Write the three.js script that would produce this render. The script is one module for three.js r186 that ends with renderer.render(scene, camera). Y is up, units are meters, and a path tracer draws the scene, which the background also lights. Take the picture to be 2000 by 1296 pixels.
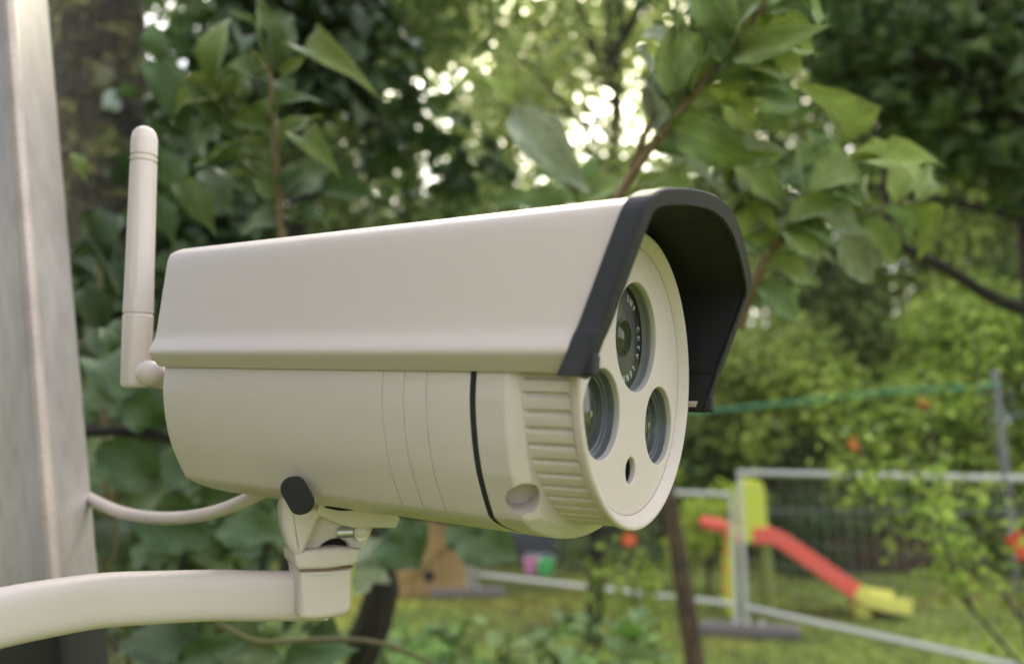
import * as THREE from 'three';
import { mergeGeometries, toCreasedNormals, mergeVertices } from 'three/addons/utils/BufferGeometryUtils.js';
import { RoundedBoxGeometry } from 'three/addons/geometries/RoundedBoxGeometry.js';
import { Brush, Evaluator, SUBTRACTION } from 'three-bvh-csg';

// ───────────────────────── camera, sky, sun, exposure ─────────────────────────
const scene = new THREE.Scene();
const PITCH = Math.atan(245 / 1450), EYE = new THREE.Vector3(0, 1.7, 0);
const camera = new THREE.PerspectiveCamera(2 * Math.atan(648 / 1450) * 180 / Math.PI, 2000 / 1296, 0.02, 400);
camera.position.copy(EYE); camera.rotation.set(PITCH, 0, 0);
camera.focus = 0.225; camera.userData.fStop = 7.6;
scene.add(camera);
const SUN_AZ = 0.03, SUN_EL = 0.60;                                   // ahead of the lens, behind the trees
const sunDir = new THREE.Vector3(Math.sin(SUN_AZ) * Math.cos(SUN_EL), Math.sin(SUN_EL), -Math.cos(SUN_AZ) * Math.cos(SUN_EL));
function rngOf(seed) { let s = seed >>> 0; return () => { s = (s + 0x6D2B79F5) >>> 0; let t = s; t = Math.imul(t ^ (t >>> 15), t | 1); t ^= t + Math.imul(t ^ (t >>> 7), t | 61); return ((t ^ (t >>> 14)) >>> 0) / 4294967296; }; }
function noise3(seed) {
  const r = rngOf(seed), N = 32, g = new Float32Array(N * N * N); for (let i = 0; i < g.length; i++) g[i] = r();
  const S = t => t * t * (3 - 2 * t);
  return (x, y, z) => {
    const X = Math.floor(x), Y = Math.floor(y), Z = Math.floor(z), a = S(x - X), b = S(y - Y), c = S(z - Z);
    const G = (i, j, k) => g[((i & 31) * N + (j & 31)) * N + (k & 31)];
    const L = (p, q, t) => p + (q - p) * t;
    return L(L(L(G(X, Y, Z), G(X + 1, Y, Z), a), L(G(X, Y + 1, Z), G(X + 1, Y + 1, Z), a), b), L(L(G(X, Y, Z + 1), G(X + 1, Y, Z + 1), a), L(G(X, Y + 1, Z + 1), G(X + 1, Y + 1, Z + 1), a), b), c);
  };
}
{
  const W = 1024, H = 512, d = new Float32Array(W * H * 4), n = noise3(5);
  for (let j = 0; j < H; j++) for (let i = 0; i < W; i++) {
    const lat = (j + 0.5) / H * Math.PI - Math.PI / 2, lon = (i + 0.5) / W * 2 * Math.PI - Math.PI;
    const x = Math.cos(lat) * Math.cos(lon), y = Math.sin(lat), z = Math.cos(lat) * Math.sin(lon);
    let c = 0, amp = 0.5, fr = 4; for (let k = 0; k < 4; k++) { c += amp * n(x * fr + 40, y * fr * 1.6 + 40, z * fr + 40); amp *= 0.5; fr *= 2.1; }
    const cl = Math.min(1, Math.max(0, (c - 0.36) * 5));                // broken bright cloud over pale blue
    const up = Math.max(0, y), blue = [0.62, 0.84, 1.30], white = [1.46, 1.30, 1.14];
    const cosS = x * sunDir.x + y * sunDir.y + z * sunDir.z, ang = Math.acos(Math.min(1, Math.max(-1, cosS)));
    const glow = 9 * Math.exp(-Math.pow(ang / 0.24, 2)) + 1.8 * Math.exp(-ang / 0.4);
    const gc = [1.0, 0.90, 0.66];
    for (let k = 0; k < 3; k++) {
      let v = (blue[k] + (white[k] - blue[k]) * cl) * (0.85 + 0.25 * up) + glow * gc[k];
      if (y < 0) v = [0.13, 0.14, 0.07][k];
      d[(j * W + i) * 4 + k] = v;
    }
    d[(j * W + i) * 4 + 3] = 1;
  }
  const t = new THREE.DataTexture(d, W, H, THREE.RGBAFormat, THREE.FloatType);
  t.mapping = THREE.EquirectangularReflectionMapping; t.colorSpace = THREE.LinearSRGBColorSpace; t.magFilter = THREE.LinearFilter; t.minFilter = THREE.LinearFilter; t.needsUpdate = true;
  scene.background = t; scene.environment = t;
}
const sun = new THREE.DirectionalLight(new THREE.Color(1.0, 0.88, 0.66), 1.5);
sun.position.copy(sunDir).multiplyScalar(60); sun.target.position.set(0, 0, -6); sun.castShadow = true; sun.shadow.radius = 20;
sun.shadow.mapSize.set(2048, 2048); Object.assign(sun.shadow.camera, { left: -18, right: 18, top: 18, bottom: -18, near: 1, far: 120 });
scene.add(sun, sun.target);
scene.fog = new THREE.FogExp2(new THREE.Color().setRGB(.9, .87, .68), 0.0009);                 // thin fog added to imitate the soft bloom of the sun glow
const renderer = new THREE.WebGLRenderer({ antialias: true });
renderer.setSize(1024, 663); renderer.shadowMap.enabled = true;
renderer.toneMapping = THREE.LinearToneMapping; renderer.toneMappingExposure = 1.95;

// ───────────────────────── helpers ─────────────────────────
const V = (x, y, z) => new THREE.Vector3(x, y, z);
const cosP = Math.cos(PITCH), sinP = Math.sin(PITCH);
function at(px, py, d) {                                              // a point of the place, d metres deep along the view axis
  const x = (px - 1000) / 1450 * d, y = -(py - 648) / 1450 * d, z = -d;
  return V(x, cosP * y - sinP * z + EYE.y, sinP * y + cosP * z);
}
function ground(px, py, h = 0) { const p = at(px, py, 1).sub(EYE); return p.multiplyScalar((h - EYE.y) / p.y).add(EYE); }
const used = {};
function numbered(n) { const k = used[n] = (used[n] ?? -1) + 1; return k ? `${n}_${String(k).padStart(3, '0')}` : n; }
function tag(o, label, category, group, kind) {
  if (label) o.userData.label = label; if (category) o.userData.category = category;
  if (group) o.userData.group = group; if (kind) o.userData.kind = kind; return o;
}
function thing(name, label, category, pos = V(0, 0, 0), group) {
  const g = new THREE.Group(); g.name = numbered(name); g.position.copy(pos); scene.add(g); return tag(g, label, category, group);
}
function part(name, geo, mat, parent) {
  const m = new THREE.Mesh(geo, mat); m.name = name; m.castShadow = m.receiveShadow = true; parent.add(m); return m;
}
function struct(name, geo, mat) { const m = part(name, geo, mat, scene); m.userData.kind = 'structure'; return m; }
const lin = (r, g, b) => new THREE.Color().setRGB(r, g, b);
function std(color, roughness, extra = {}) { return new THREE.MeshStandardMaterial({ color, roughness, side: THREE.DoubleSide, ...extra }); }
function dataTex(size, fn, srgb, rep = [1, 1]) {
  const d = new Uint8Array(size * size * 4);
  for (let j = 0; j < size; j++) for (let i = 0; i < size; i++) { const c = fn(i / size, j / size); for (let k = 0; k < 3; k++) d[(j * size + i) * 4 + k] = Math.max(0, Math.min(255, c[k] * 255)); d[(j * size + i) * 4 + 3] = 255; }
  const t = new THREE.DataTexture(d, size, size); t.wrapS = t.wrapT = THREE.RepeatWrapping; t.magFilter = THREE.LinearFilter; t.minFilter = THREE.LinearMipmapLinearFilter; t.generateMipmaps = true;
  if (srgb) t.colorSpace = THREE.SRGBColorSpace; t.repeat.set(...rep); t.needsUpdate = true; return t;
}
const n3 = noise3(77);
function tile(x, y, f, z = 0) { // tileable noise on the unit square
  return n3(x * f, y * f, z) * (1 - x) * (1 - y) + n3((x - 1) * f + 64, y * f, z) * x * (1 - y) + n3(x * f, (y - 1) * f + 64, z) * (1 - x) * y + n3((x - 1) * f + 64, (y - 1) * f + 64, z) * x * y;
}
function fixWinding(g) {
  const p = g.attributes.position, ix = g.index; let v = 0; const a = V(), b = V(), c = V();
  for (let i = 0; i < ix.count; i += 3) { a.fromBufferAttribute(p, ix.getX(i)); b.fromBufferAttribute(p, ix.getX(i + 1)); c.fromBufferAttribute(p, ix.getX(i + 2)); v += a.dot(b.cross(c)); }
  if (v < 0) { const A = ix.array; for (let i = 0; i < A.length; i += 3) { const t = A[i]; A[i] = A[i + 1]; A[i + 1] = t; } }
  return g;
}
// sections: arrays of [x,y,z] with equal counts; flat(p) gives the 2D point used to close the ends
function loft(secs, { caps = true, crease = 0.6, flat = p => [p[1], p[2]], loop = false } = {}) {
  const n = secs[0].length, pos = [], uv = [], idx = []; let run = 0;
  secs.forEach((s, k) => {
    if (k) run += Math.hypot(s[0][0] - secs[k - 1][0][0], s[0][1] - secs[k - 1][0][1], s[0][2] - secs[k - 1][0][2]);
    let per = 0;
    s.forEach((p, i) => { if (i) per += Math.hypot(p[0] - s[i - 1][0], p[1] - s[i - 1][1], p[2] - s[i - 1][2]); pos.push(...p); uv.push(run, per); });
  });
  const K = secs.length;
  for (let k = 0; k < K - (loop ? 0 : 1); k++) for (let i = 0; i < n; i++) {
    const a = k * n + i, b = k * n + (i + 1) % n, c = ((k + 1) % K) * n + i, d = ((k + 1) % K) * n + (i + 1) % n; idx.push(a, b, d, a, d, c);
  }
  if (caps && !loop) for (const [k, flip] of [[0, 0], [K - 1, 1]]) {
    const base = pos.length / 3; secs[k].forEach(p => { pos.push(...p); uv.push(...flat(p)); });
    const pts = secs[k].map(p => new THREE.Vector2(...flat(p)));
    const area = THREE.ShapeUtils.area(pts);
    for (const t of THREE.ShapeUtils.triangulateShape(pts, [])) { const f = (area > 0) !== !!flip; idx.push(base + t[0], base + t[f ? 2 : 1], base + t[f ? 1 : 2]); }
  }
  const g = new THREE.BufferGeometry(); g.setAttribute('position', new THREE.Float32BufferAttribute(pos, 3)); g.setAttribute('uv', new THREE.Float32BufferAttribute(uv, 2)); g.setIndex(idx);
  // side faces: outward against the caps is decided by the volume
  fixCaps(g, n, K, loop); return crease ? toCreasedNormals(g, crease) : (g.computeVertexNormals(), g);
}
function fixCaps(g, n, K, loop) { // make sides and caps agree with the outside
  const sides = (K - (loop ? 0 : 1)) * n * 6, A = g.index.array, p = g.attributes.position;
  const vol = (s, e) => { let v = 0; const a = V(), b = V(), c = V(), o = V(); const bb = new THREE.Box3().setFromBufferAttribute(p); bb.getCenter(o);
    for (let i = s; i < e; i += 3) { a.fromBufferAttribute(p, A[i]).sub(o); b.fromBufferAttribute(p, A[i + 1]).sub(o); c.fromBufferAttribute(p, A[i + 2]).sub(o); v += a.dot(b.cross(c)); } return v; };
  const flip = (s, e) => { for (let i = s; i < e; i += 3) { const t = A[i]; A[i] = A[i + 1]; A[i + 1] = t; } };
  if (vol(0, sides) < 0) flip(0, sides);
  const half = (A.length - sides) / 2;
  if (half) { if (vol(sides, sides + half) < 0) flip(sides, sides + half); if (vol(sides + half, A.length) < 0) flip(sides + half, A.length); }
}
function spline(pts, n, tension = 0.5) { return new THREE.CatmullRomCurve3(pts.map(p => Array.isArray(p) ? V(p[0], p[1], p[2] ?? 0) : p), false, 'catmullrom', tension).getPoints(n); }
function tube(pts, radii, seg = 10, n = 24) { // tapered tube along points
  const c = new THREE.CatmullRomCurve3(pts), fr = c.computeFrenetFrames(n, false), secs = [];
  for (let k = 0; k <= n; k++) {
    const t = k / n, p = c.getPointAt(t), rr = Array.isArray(radii) ? (() => { const x = t * (radii.length - 1), i = Math.min(radii.length - 2, Math.floor(x)); return radii[i] + (radii[i + 1] - radii[i]) * (x - i); })() : radii, s = [];
    for (let i = 0; i < seg; i++) { const a = i / seg * 2 * Math.PI; const q = p.clone().addScaledVector(fr.normals[k], Math.cos(a) * rr).addScaledVector(fr.binormals[k], Math.sin(a) * rr); s.push([q.x, q.y, q.z]); }
    secs.push(s);
  }
  const pos = [], uv = [], idx = [];
  const len = c.getLength();
  secs.forEach((s, k) => { for (let i = 0; i <= seg; i++) { pos.push(...s[i % seg]); uv.push(i / seg, k / n * len); } });
  for (let k = 0; k < n; k++) for (let i = 0; i < seg; i++) { const a = k * (seg + 1) + i, b = a + 1, d = a + seg + 1, e = d + 1; idx.push(a, b, e, a, e, d); }
  for (const k of [0, n]) { const b = pos.length / 3, p = c.getPointAt(k / n); pos.push(p.x, p.y, p.z); uv.push(0, 0); for (let i = 0; i < seg; i++) { const a = k * (seg + 1) + i; k ? idx.push(b, a, a + 1) : idx.push(b, a + 1, a); } }
  const g = new THREE.BufferGeometry(); g.setAttribute('position', new THREE.Float32BufferAttribute(pos, 3)); g.setAttribute('uv', new THREE.Float32BufferAttribute(uv, 2)); g.setIndex(idx); fixWinding(g); g.computeVertexNormals(); return g;
}
const box = (w, h, d, r = 0.004, s = 2) => new RoundedBoxGeometry(w, h, d, s, Math.min(r, w * .49, h * .49, d * .49));
function moved(g, x, y, z, rx = 0, ry = 0, rz = 0) { if (rx) g.rotateX(rx); if (ry) g.rotateY(ry); if (rz) g.rotateZ(rz); g.translate(x, y, z); return g; }
function bar(a, b, r, seg = 10) { const g = new THREE.CylinderGeometry(r, r, a.distanceTo(b), seg); const q = new THREE.Quaternion().setFromUnitVectors(V(0, 1, 0), b.clone().sub(a).normalize()); g.applyQuaternion(q); const m = a.clone().add(b).multiplyScalar(.5); g.translate(m.x, m.y, m.z); return g; }
function merged(list) { return mergeGeometries(list.map(g => { const q = g.index ? g.toNonIndexed() : g; for (const k of Object.keys(q.attributes)) if (!['position', 'normal', 'uv'].includes(k)) q.deleteAttribute(k); return q; })); }

// ───────────────────────── materials ─────────────────────────
const rM = rngOf(11);
const specks = Array.from({ length: 90 }, () => [rM(), rM(), 0.0008 + 0.0028 * rM() * rM(), 0.35 + 0.5 * rM()]);
const paintTex = dataTex(1024, (x, y) => {
  let v = 0.90 + 0.07 * (tile(x, y, 5) - .5) + 0.06 * (tile(x, y, 19, 3) - .5) + 0.03 * (tile(x, y, 120, 7) - .5);
  v += .05 * (tile(x, y * .12, 44, 13) - .5) * (.4 + tile(x, y, 4, 17)); let c = [v, v * 0.985, v * 0.965];
  const w = Math.max(0, tile(x, y, 9, 11) - 0.62) * 0.5; c = [c[0] - w * .25, c[1] - w * .3, c[2] - w * .45];
  for (const s of specks) { const dx = Math.abs(x - s[0]), dy = Math.abs(y - s[1]); if (dx < .004 && dy < .004 && Math.hypot(dx, dy) < s[2]) c = c.map(q => q * (1 - .55 * s[3])); }
  return c;
}, true, [9, 9]);
const paintRough = dataTex(512, (x, y) => { const v = .80 + .25 * (tile(x, y, 8) - .5) + .2 * (tile(x, y, 60, 4) - .5); return [v, v, v]; }, false, [9, 9]);
const paintBump = dataTex(512, (x, y) => { const v = .5 + .5 * (tile(x, y, 110) - .5) + .3 * (tile(x, y, 30, 2) - .5); return [v, v, v]; }, false, [22, 22]);
const M = {};
M.paint = std(lin(0.71, 0.64, 0.61), 0.44, { map: paintTex, roughnessMap: paintRough, bumpMap: paintBump, bumpScale: 0.00006 });
M.face = std(lin(0.67, 0.605, 0.555), 0.5, { map: paintTex, bumpMap: paintBump, bumpScale: 0.00004 });
M.antenna = std(lin(0.60, 0.52, 0.48), 0.5);
const blackTex = dataTex(512, (x, y) => { const v = .62 + .35 * (tile(x, y, 10) - .5) + .25 * (tile(x, y, 90, 5) - .5); const s = rM() > .9992 ? 1.6 : 1; return [v * s, v * s, v * s]; }, true, [14, 14]);
M.black = std(lin(0.019, 0.019, 0.020), 0.42, { map: blackTex, bumpMap: paintBump, bumpScale: 0.00012 });
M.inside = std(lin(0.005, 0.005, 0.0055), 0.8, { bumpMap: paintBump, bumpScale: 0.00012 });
M.rubber = std(lin(0.012, 0.012, 0.012), 0.6, { bumpMap: paintBump, bumpScale: 0.0002 });
M.sleeve = std(lin(0.15, 0.16, 0.15), 0.4);
M.led = std(lin(0.17, 0.185, 0.185), 0.35, { metalness: .5 });
M.dark = std(lin(0.02, 0.025, 0.022), 0.25);
M.glass = new THREE.MeshPhysicalMaterial({ color: 0xffffff, roughness: 0.03, transmission: 1, thickness: 0, ior: 1.5, side: THREE.DoubleSide });
M.steel = std(lin(0.55, 0.55, 0.53), 0.35, { metalness: .8 });
const postTex = dataTex(512, (x, y) => { const v = .92 + .10 * (n3(x * 9, y * 9, 3) - .5) + .10 * (n3(x * 31, y * 31, 5) - .5) + (rM() - .5) * .07; return [v, v * .985, v * .98]; }, true, [3, 3]);
const flecks = dataTex(512, (x, y) => { const a = tile(x, y, 150, 2), b = tile(x, y, 16, 9); const v = .80 + .10 * (b - .5) + .16 * (a - .5); return [v, v * .985, v * .975]; }, true, [6, 6]);
M.post = std(lin(0.46, 0.425, 0.435), 0.42, { map: postTex });
M.postEdge = std(lin(0.60, 0.52, 0.475), 0.4, { map: postTex, metalness: .15 });
M.postShade = std(lin(0.010, 0.011, 0.009), 0.8, { map: flecks });  // near-black standing in for the dark area under the bracket arm
const barkTex = dataTex(512, (x, y) => { const a = tile(x * 1, y * .5, 40, 1), b = tile(x, y, 9, 5), c = tile(x, y, 90, 8); const v = .45 + .5 * (a - .5) + .3 * (c - .5); const m = Math.max(0, b - .5) * 1.6; return [v * (1 - .25 * m), v * (.93 + .1 * m), v * (.8 - .2 * m)]; }, true, [1, 1]);
const barkBump = dataTex(512, (x, y) => { const v = .6 * tile(x, y * .5, 40, 1) + .4 * tile(x, y, 90, 8); return [v, v, v]; }, false, [1, 1]);
const mossTex = dataTex(512, (x, y) => { const a = tile(x, y, 7, 31), b = tile(x, y, 22, 33), c = tile(x, y, 70, 35); const k = Math.min(1, Math.max(0, (a * .6 + b * .4 - .44) * 5)), l = Math.max(0, b * .5 + c * .5 - .56) * 3; const v = .36 + .3 * (c - .5); return [v + .20 * k + l * .5, v * .95 + .22 * k + l * .52, v * .85 + .06 * k + l * .42]; }, true, [1, 2.6]);
M.bark = std(lin(0.30, 0.28, 0.24), 0.95, { map: mossTex, bumpMap: barkBump, bumpScale: 0.02 });
M.barkDark = std(lin(0.07, 0.06, 0.045), 0.95, { map: barkTex, bumpMap: barkBump, bumpScale: 0.01 });
M.twig = std(lin(0.85, 0.68, 0.50), 0.8, { map: barkTex });
M.twigGreen = std(lin(0.45, 0.44, 0.20), 0.8, { map: barkTex });
M.twigDark = std(lin(0.05, 0.04, 0.03), 0.9);
// leaf: midrib and side veins, slight mottling; u across, v along
const leafTex = dataTex(256, (x, y) => {
  const u = Math.abs(x - .5) * 2; const rib = Math.exp(-Math.pow(u / .035, 2));
  const ph = (y * 9 - u * 2.2); const fr = ph - Math.floor(ph); const vein = Math.exp(-Math.pow(Math.min(fr, 1 - fr) / .07, 2)) * (1 - .5 * u);
  const sp = Math.max(0, tile(x, y, 13, 21) - .70) * 2.2; const m = .90 - sp * .6 + .24 * (tile(x, y, 7, 3) - .5) + .16 * (tile(x, y, 40, 6) - .5);
  return [Math.min(1, m + .22 * rib + .07 * vein), Math.min(1, m + .16 * rib + .06 * vein), Math.min(1, m + .12 * rib + .05 * vein)];
}, true);
const leafBump = dataTex(256, (x, y) => { const u = Math.abs(x - .5) * 2; const rib = Math.exp(-Math.pow(u / .05, 2)); const ph = (y * 9 - u * 2.2), fr = ph - Math.floor(ph); const v = .6 - .4 * rib - .25 * Math.exp(-Math.pow(Math.min(fr, 1 - fr) / .09, 2)); return [v, v, v]; }, false);
function leafMat(r, g, b, tr = 0.35, rough = 0.6, detail = true) {
  return new THREE.MeshPhysicalMaterial({ color: lin(r, g, b), roughness: rough, specularIntensity: detail ? .7 : .35, transmission: tr, thickness: 0, ior: 1.4, side: THREE.DoubleSide, ...(detail ? { map: leafTex, bumpMap: leafBump, bumpScale: 0.0006 } : {}) });
}
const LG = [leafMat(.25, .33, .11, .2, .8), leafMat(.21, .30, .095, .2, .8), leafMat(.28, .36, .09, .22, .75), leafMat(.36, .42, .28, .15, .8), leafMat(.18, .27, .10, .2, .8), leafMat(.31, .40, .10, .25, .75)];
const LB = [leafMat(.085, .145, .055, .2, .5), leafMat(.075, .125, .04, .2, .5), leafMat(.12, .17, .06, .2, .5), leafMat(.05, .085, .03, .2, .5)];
const LD = [leafMat(.13, .19, .055, .22), leafMat(.11, .17, .045, .22), leafMat(.15, .21, .045, .22), leafMat(.17, .22, .13, .15, .7), leafMat(.085, .145, .05, .22), leafMat(.19, .25, .06, .25)]; // darker greens for the left shoot
const leafMatBright = leafMat(.22, .38, .08, .3);
const LGLOW = leafMat(1, 1, 1, .7, .8, false);
const LCROWN = leafMat(1, 1, 1, .4, .75, false);

// ───────────────────────── leaves ─────────────────────────
// unit leaf: base at the origin, tip at +y, face towards +z
function unitLeaf({ curl = .4, fold = .25, wave = .03, rows = 12, cols = 4, fat = .82, twist = 0, lobes = 0 }, seed = 1) {
  const r = rngOf(seed), pos = [], uv = [], idx = [], ph = r() * 6;
  for (let j = 0; j <= rows; j++) {
    const t = j / rows; let w = .54 * Math.pow(Math.sin(Math.PI * Math.pow(Math.min(1, t * .985 + .004), fat)), .95) * (1 - .38 * t * t) * (1 + .05 * Math.sin(t * 23 + ph) + .04 * Math.sin(t * 41 + ph * 2));
    if (lobes) w *= 1 + .35 * Math.cos(t * Math.PI * 2 * lobes + .6);
    const th = curl * t * t, y = curl ? Math.sin(curl * t) / curl * (1 - .1 * Math.abs(curl) * t) : t, z = curl ? -(1 - Math.cos(curl * t)) / curl : 0;
    for (let i = 0; i <= cols; i++) {
      const s = (i / cols - .5) * 2, x = s * w, zz = Math.abs(s) * w * fold + wave * Math.sin(t * 9 + ph + s * 1.5) * Math.abs(s);
      const a = twist * t, X = x * Math.cos(a) - zz * Math.sin(a), Z = x * Math.sin(a) + zz * Math.cos(a);
      pos.push(X, y - Z * Math.sin(-th) * 0, z + Z); uv.push(i / cols, t);
    }
  }
  { const k = (rows * (cols + 1) + cols / 2) * 3, ty = pos[k + 1], tz = pos[k + 2], l = Math.hypot(ty, tz), ca = ty / l, sa = tz / l; for (let i = 0; i < pos.length; i += 3) { const y = pos[i + 1], z = pos[i + 2]; pos[i + 1] = (y * ca + z * sa) / l; pos[i + 2] = (z * ca - y * sa) / l; } }
  for (let j = 0; j < rows; j++) for (let i = 0; i < cols; i++) { const a = j * (cols + 1) + i, b = a + 1, c = a + cols + 1, d = c + 1; idx.push(a, b, d, a, d, c); }
  const g = new THREE.BufferGeometry(); g.setAttribute('position', new THREE.Float32BufferAttribute(pos, 3)); g.setAttribute('uv', new THREE.Float32BufferAttribute(uv, 2)); g.setIndex(idx); g.computeVertexNormals(); return g;
}
const LEAF = [unitLeaf({ curl: .45, fold: .45, wave: .07 }, 1), unitLeaf({ curl: 1.0, fold: .3, wave: .09, twist: .3 }, 2), unitLeaf({ curl: 1.6, fold: .4, wave: .06 }, 3), unitLeaf({ curl: -.5, fold: .55, wave: .06, twist: -.25 }, 4), unitLeaf({ curl: .7, fold: .7, twist: .7, wave: .05 }, 5), unitLeaf({ curl: .6, fold: .25, wave: .12, twist: -.6, fat: .7 }, 6)];
const LEAFSMALL = [unitLeaf({ curl: .5, fold: .3, rows: 4, cols: 2 }, 7), unitLeaf({ curl: .9, fold: .15, rows: 4, cols: 2, twist: .4 }, 8)];
const LOBED = [unitLeaf({ curl: .4, fold: .2, rows: 16, cols: 4, fat: .6, lobes: 2.5, wave: .05 }, 9), unitLeaf({ curl: .8, fold: .1, rows: 16, cols: 4, fat: .6, lobes: 2.5, wave: .06 }, 10)];
// a leaf from base to tip, width w, face turned to `face` and rolled
function leaf(parent, P0, P1, w, face, roll, geo, mat, origin = V(0, 0, 0)) {
  const Y = P1.clone().sub(P0), L = Y.length(); Y.normalize();
  let Z = face.clone().addScaledVector(Y, -face.dot(Y)).normalize(); if (roll) Z.applyAxisAngle(Y, roll);
  const X = Y.clone().cross(Z); const m = part('leaf', geo, mat, parent);
  m.quaternion.setFromRotationMatrix(new THREE.Matrix4().makeBasis(X, Y, Z)); m.scale.set(w, L, L); m.position.copy(P0).sub(origin); return m;
}

// ───────────────────────── the setting ─────────────────────────
{
  const lawnTex = dataTex(1024, (x, y) => {
    const a = tile(x, y, 6, 1), b = tile(x, y, 40, 4), c = tile(x, y, 220, 9), w = Math.max(0, tile(x, y, 11, 14) - .56) * 2.2;
    const v = .55 + .35 * (a - .5) + .3 * (b - .5) + .5 * (c - .5); return [v * .92 + w * .22, v * 1.02 + w * .06, v * .52 + w * .08];
  }, true, [14, 14]);
  const g = new THREE.PlaneGeometry(160, 160, 80, 80); g.rotateX(-Math.PI / 2); const p = g.attributes.position, n = noise3(31);
  for (let i = 0; i < p.count; i++) { const x = p.getX(i), z = p.getZ(i), d = Math.hypot(x - 2, z + 8); p.setY(i, Math.max(0, d - 13) * .012 * (n(x * .2 + 50, 3, z * .2 + 50) * 2) ); }
  g.computeVertexNormals(); struct('lawn', g, std(lin(.70, .76, .37), .95, { map: lawnTex }));
  const r = rngOf(3), geo = (() => { const gs = []; for (let i = 0; i < 4; i++) { const b = new THREE.BufferGeometry(); const a = r() * 6.28, l = .02 + .03 * r(), w = .004; const dx = Math.cos(a), dz = Math.sin(a), ox = (r() - .5) * .05, oz = (r() - .5) * .05;
    b.setAttribute('position', new THREE.Float32BufferAttribute([ox - dz * w, 0, oz + dx * w, ox + dz * w, 0, oz - dx * w, ox + dx * l * .6, l, oz + dz * l * .6], 3)); b.setAttribute('uv', new THREE.Float32BufferAttribute([0, 0, 1, 0, .5, 1], 2)); b.computeVertexNormals(); gs.push(b); } return mergeGeometries(gs); })();
  const N = 26000, im = new THREE.InstancedMesh(geo, leafMat(1, 1, 1, .3, .6, false), N), m = new THREE.Matrix4(), q = new THREE.Quaternion(), c = new THREE.Color();
  for (let i = 0; i < N; i++) { const z = -5 - 8 * Math.sqrt(r()), x = -2 + 10 * r(); q.setFromAxisAngle(V(0, 1, 0), r() * 6.28); const s = .7 + .8 * r(); m.compose(V(x, 0, z), q, V(s, s, s)); im.setMatrixAt(i, m); const k = .7 + .6 * r(); im.setColorAt(i, c.setRGB(.19 * k + .05 * r(), .23 * k, .06 * k)); }
  im.name = 'grass'; scene.add(im); tag(im, 'short green lawn grass between the fence panels and the slide', 'grass', null, 'stuff'); im.castShadow = im.receiveShadow = true;
}

// ───────────────────────── security camera ─────────────────────────
// own axes: x along the barrel towards the front glass, y up, z towards the viewer; written in millimetres
const CAMERA_AXES = new THREE.Matrix4().makeBasis(V(0.859069, -0.070085, 0.507039), V(0.076321, 0.997047, 0.008506), V(-0.506138, 0.03139, 0.861881));
const CAMERA_AT = V(0.037846, 1.722213, -0.212011);
const CAMERA_WORLD = CAMERA_AXES.clone().setPosition(CAMERA_AT), CAMERA_INV = CAMERA_WORLD.clone().invert();
function own(px, py, axis, mm) { // where the sight line through a pixel meets the plane axis = mm, in the camera's own millimetres
  const a = EYE.clone().applyMatrix4(CAMERA_INV), b = at(px, py, 1).applyMatrix4(CAMERA_INV).sub(a);
  return a.addScaledVector(b, (mm / 1000 - a.getComponent(axis)) / b.getComponent(axis)).multiplyScalar(1000);
}
const S = g => g.scale(.001, .001, .001);
function offsetLine(P, d) { // mitred offset of an open line of [y,z]
  return P.map((p, i) => {
    const a = P[Math.max(0, i - 1)], b = P[Math.min(P.length - 1, i + 1)]; const nrm = (u, v) => { const l = Math.hypot(v[0] - u[0], v[1] - u[1]) || 1; return [-(v[1] - u[1]) / l, (v[0] - u[0]) / l]; };
    const n1 = i ? nrm(a, p) : nrm(p, b), n2 = i < P.length - 1 ? nrm(p, b) : n1; let m = [n1[0] + n2[0], n1[1] + n2[1]]; const l = Math.hypot(...m) || 1; m = [m[0] / l, m[1] / l]; const k = Math.max(.5, m[0] * n1[0] + m[1] * n1[1]);
    return [p[0] + m[0] * d / k, p[1] + m[1] * d / k];
  });
}
const mirror = P => [...P, ...P.slice(0, -1).reverse().map(p => [p[0], -p[1]])];
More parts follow.
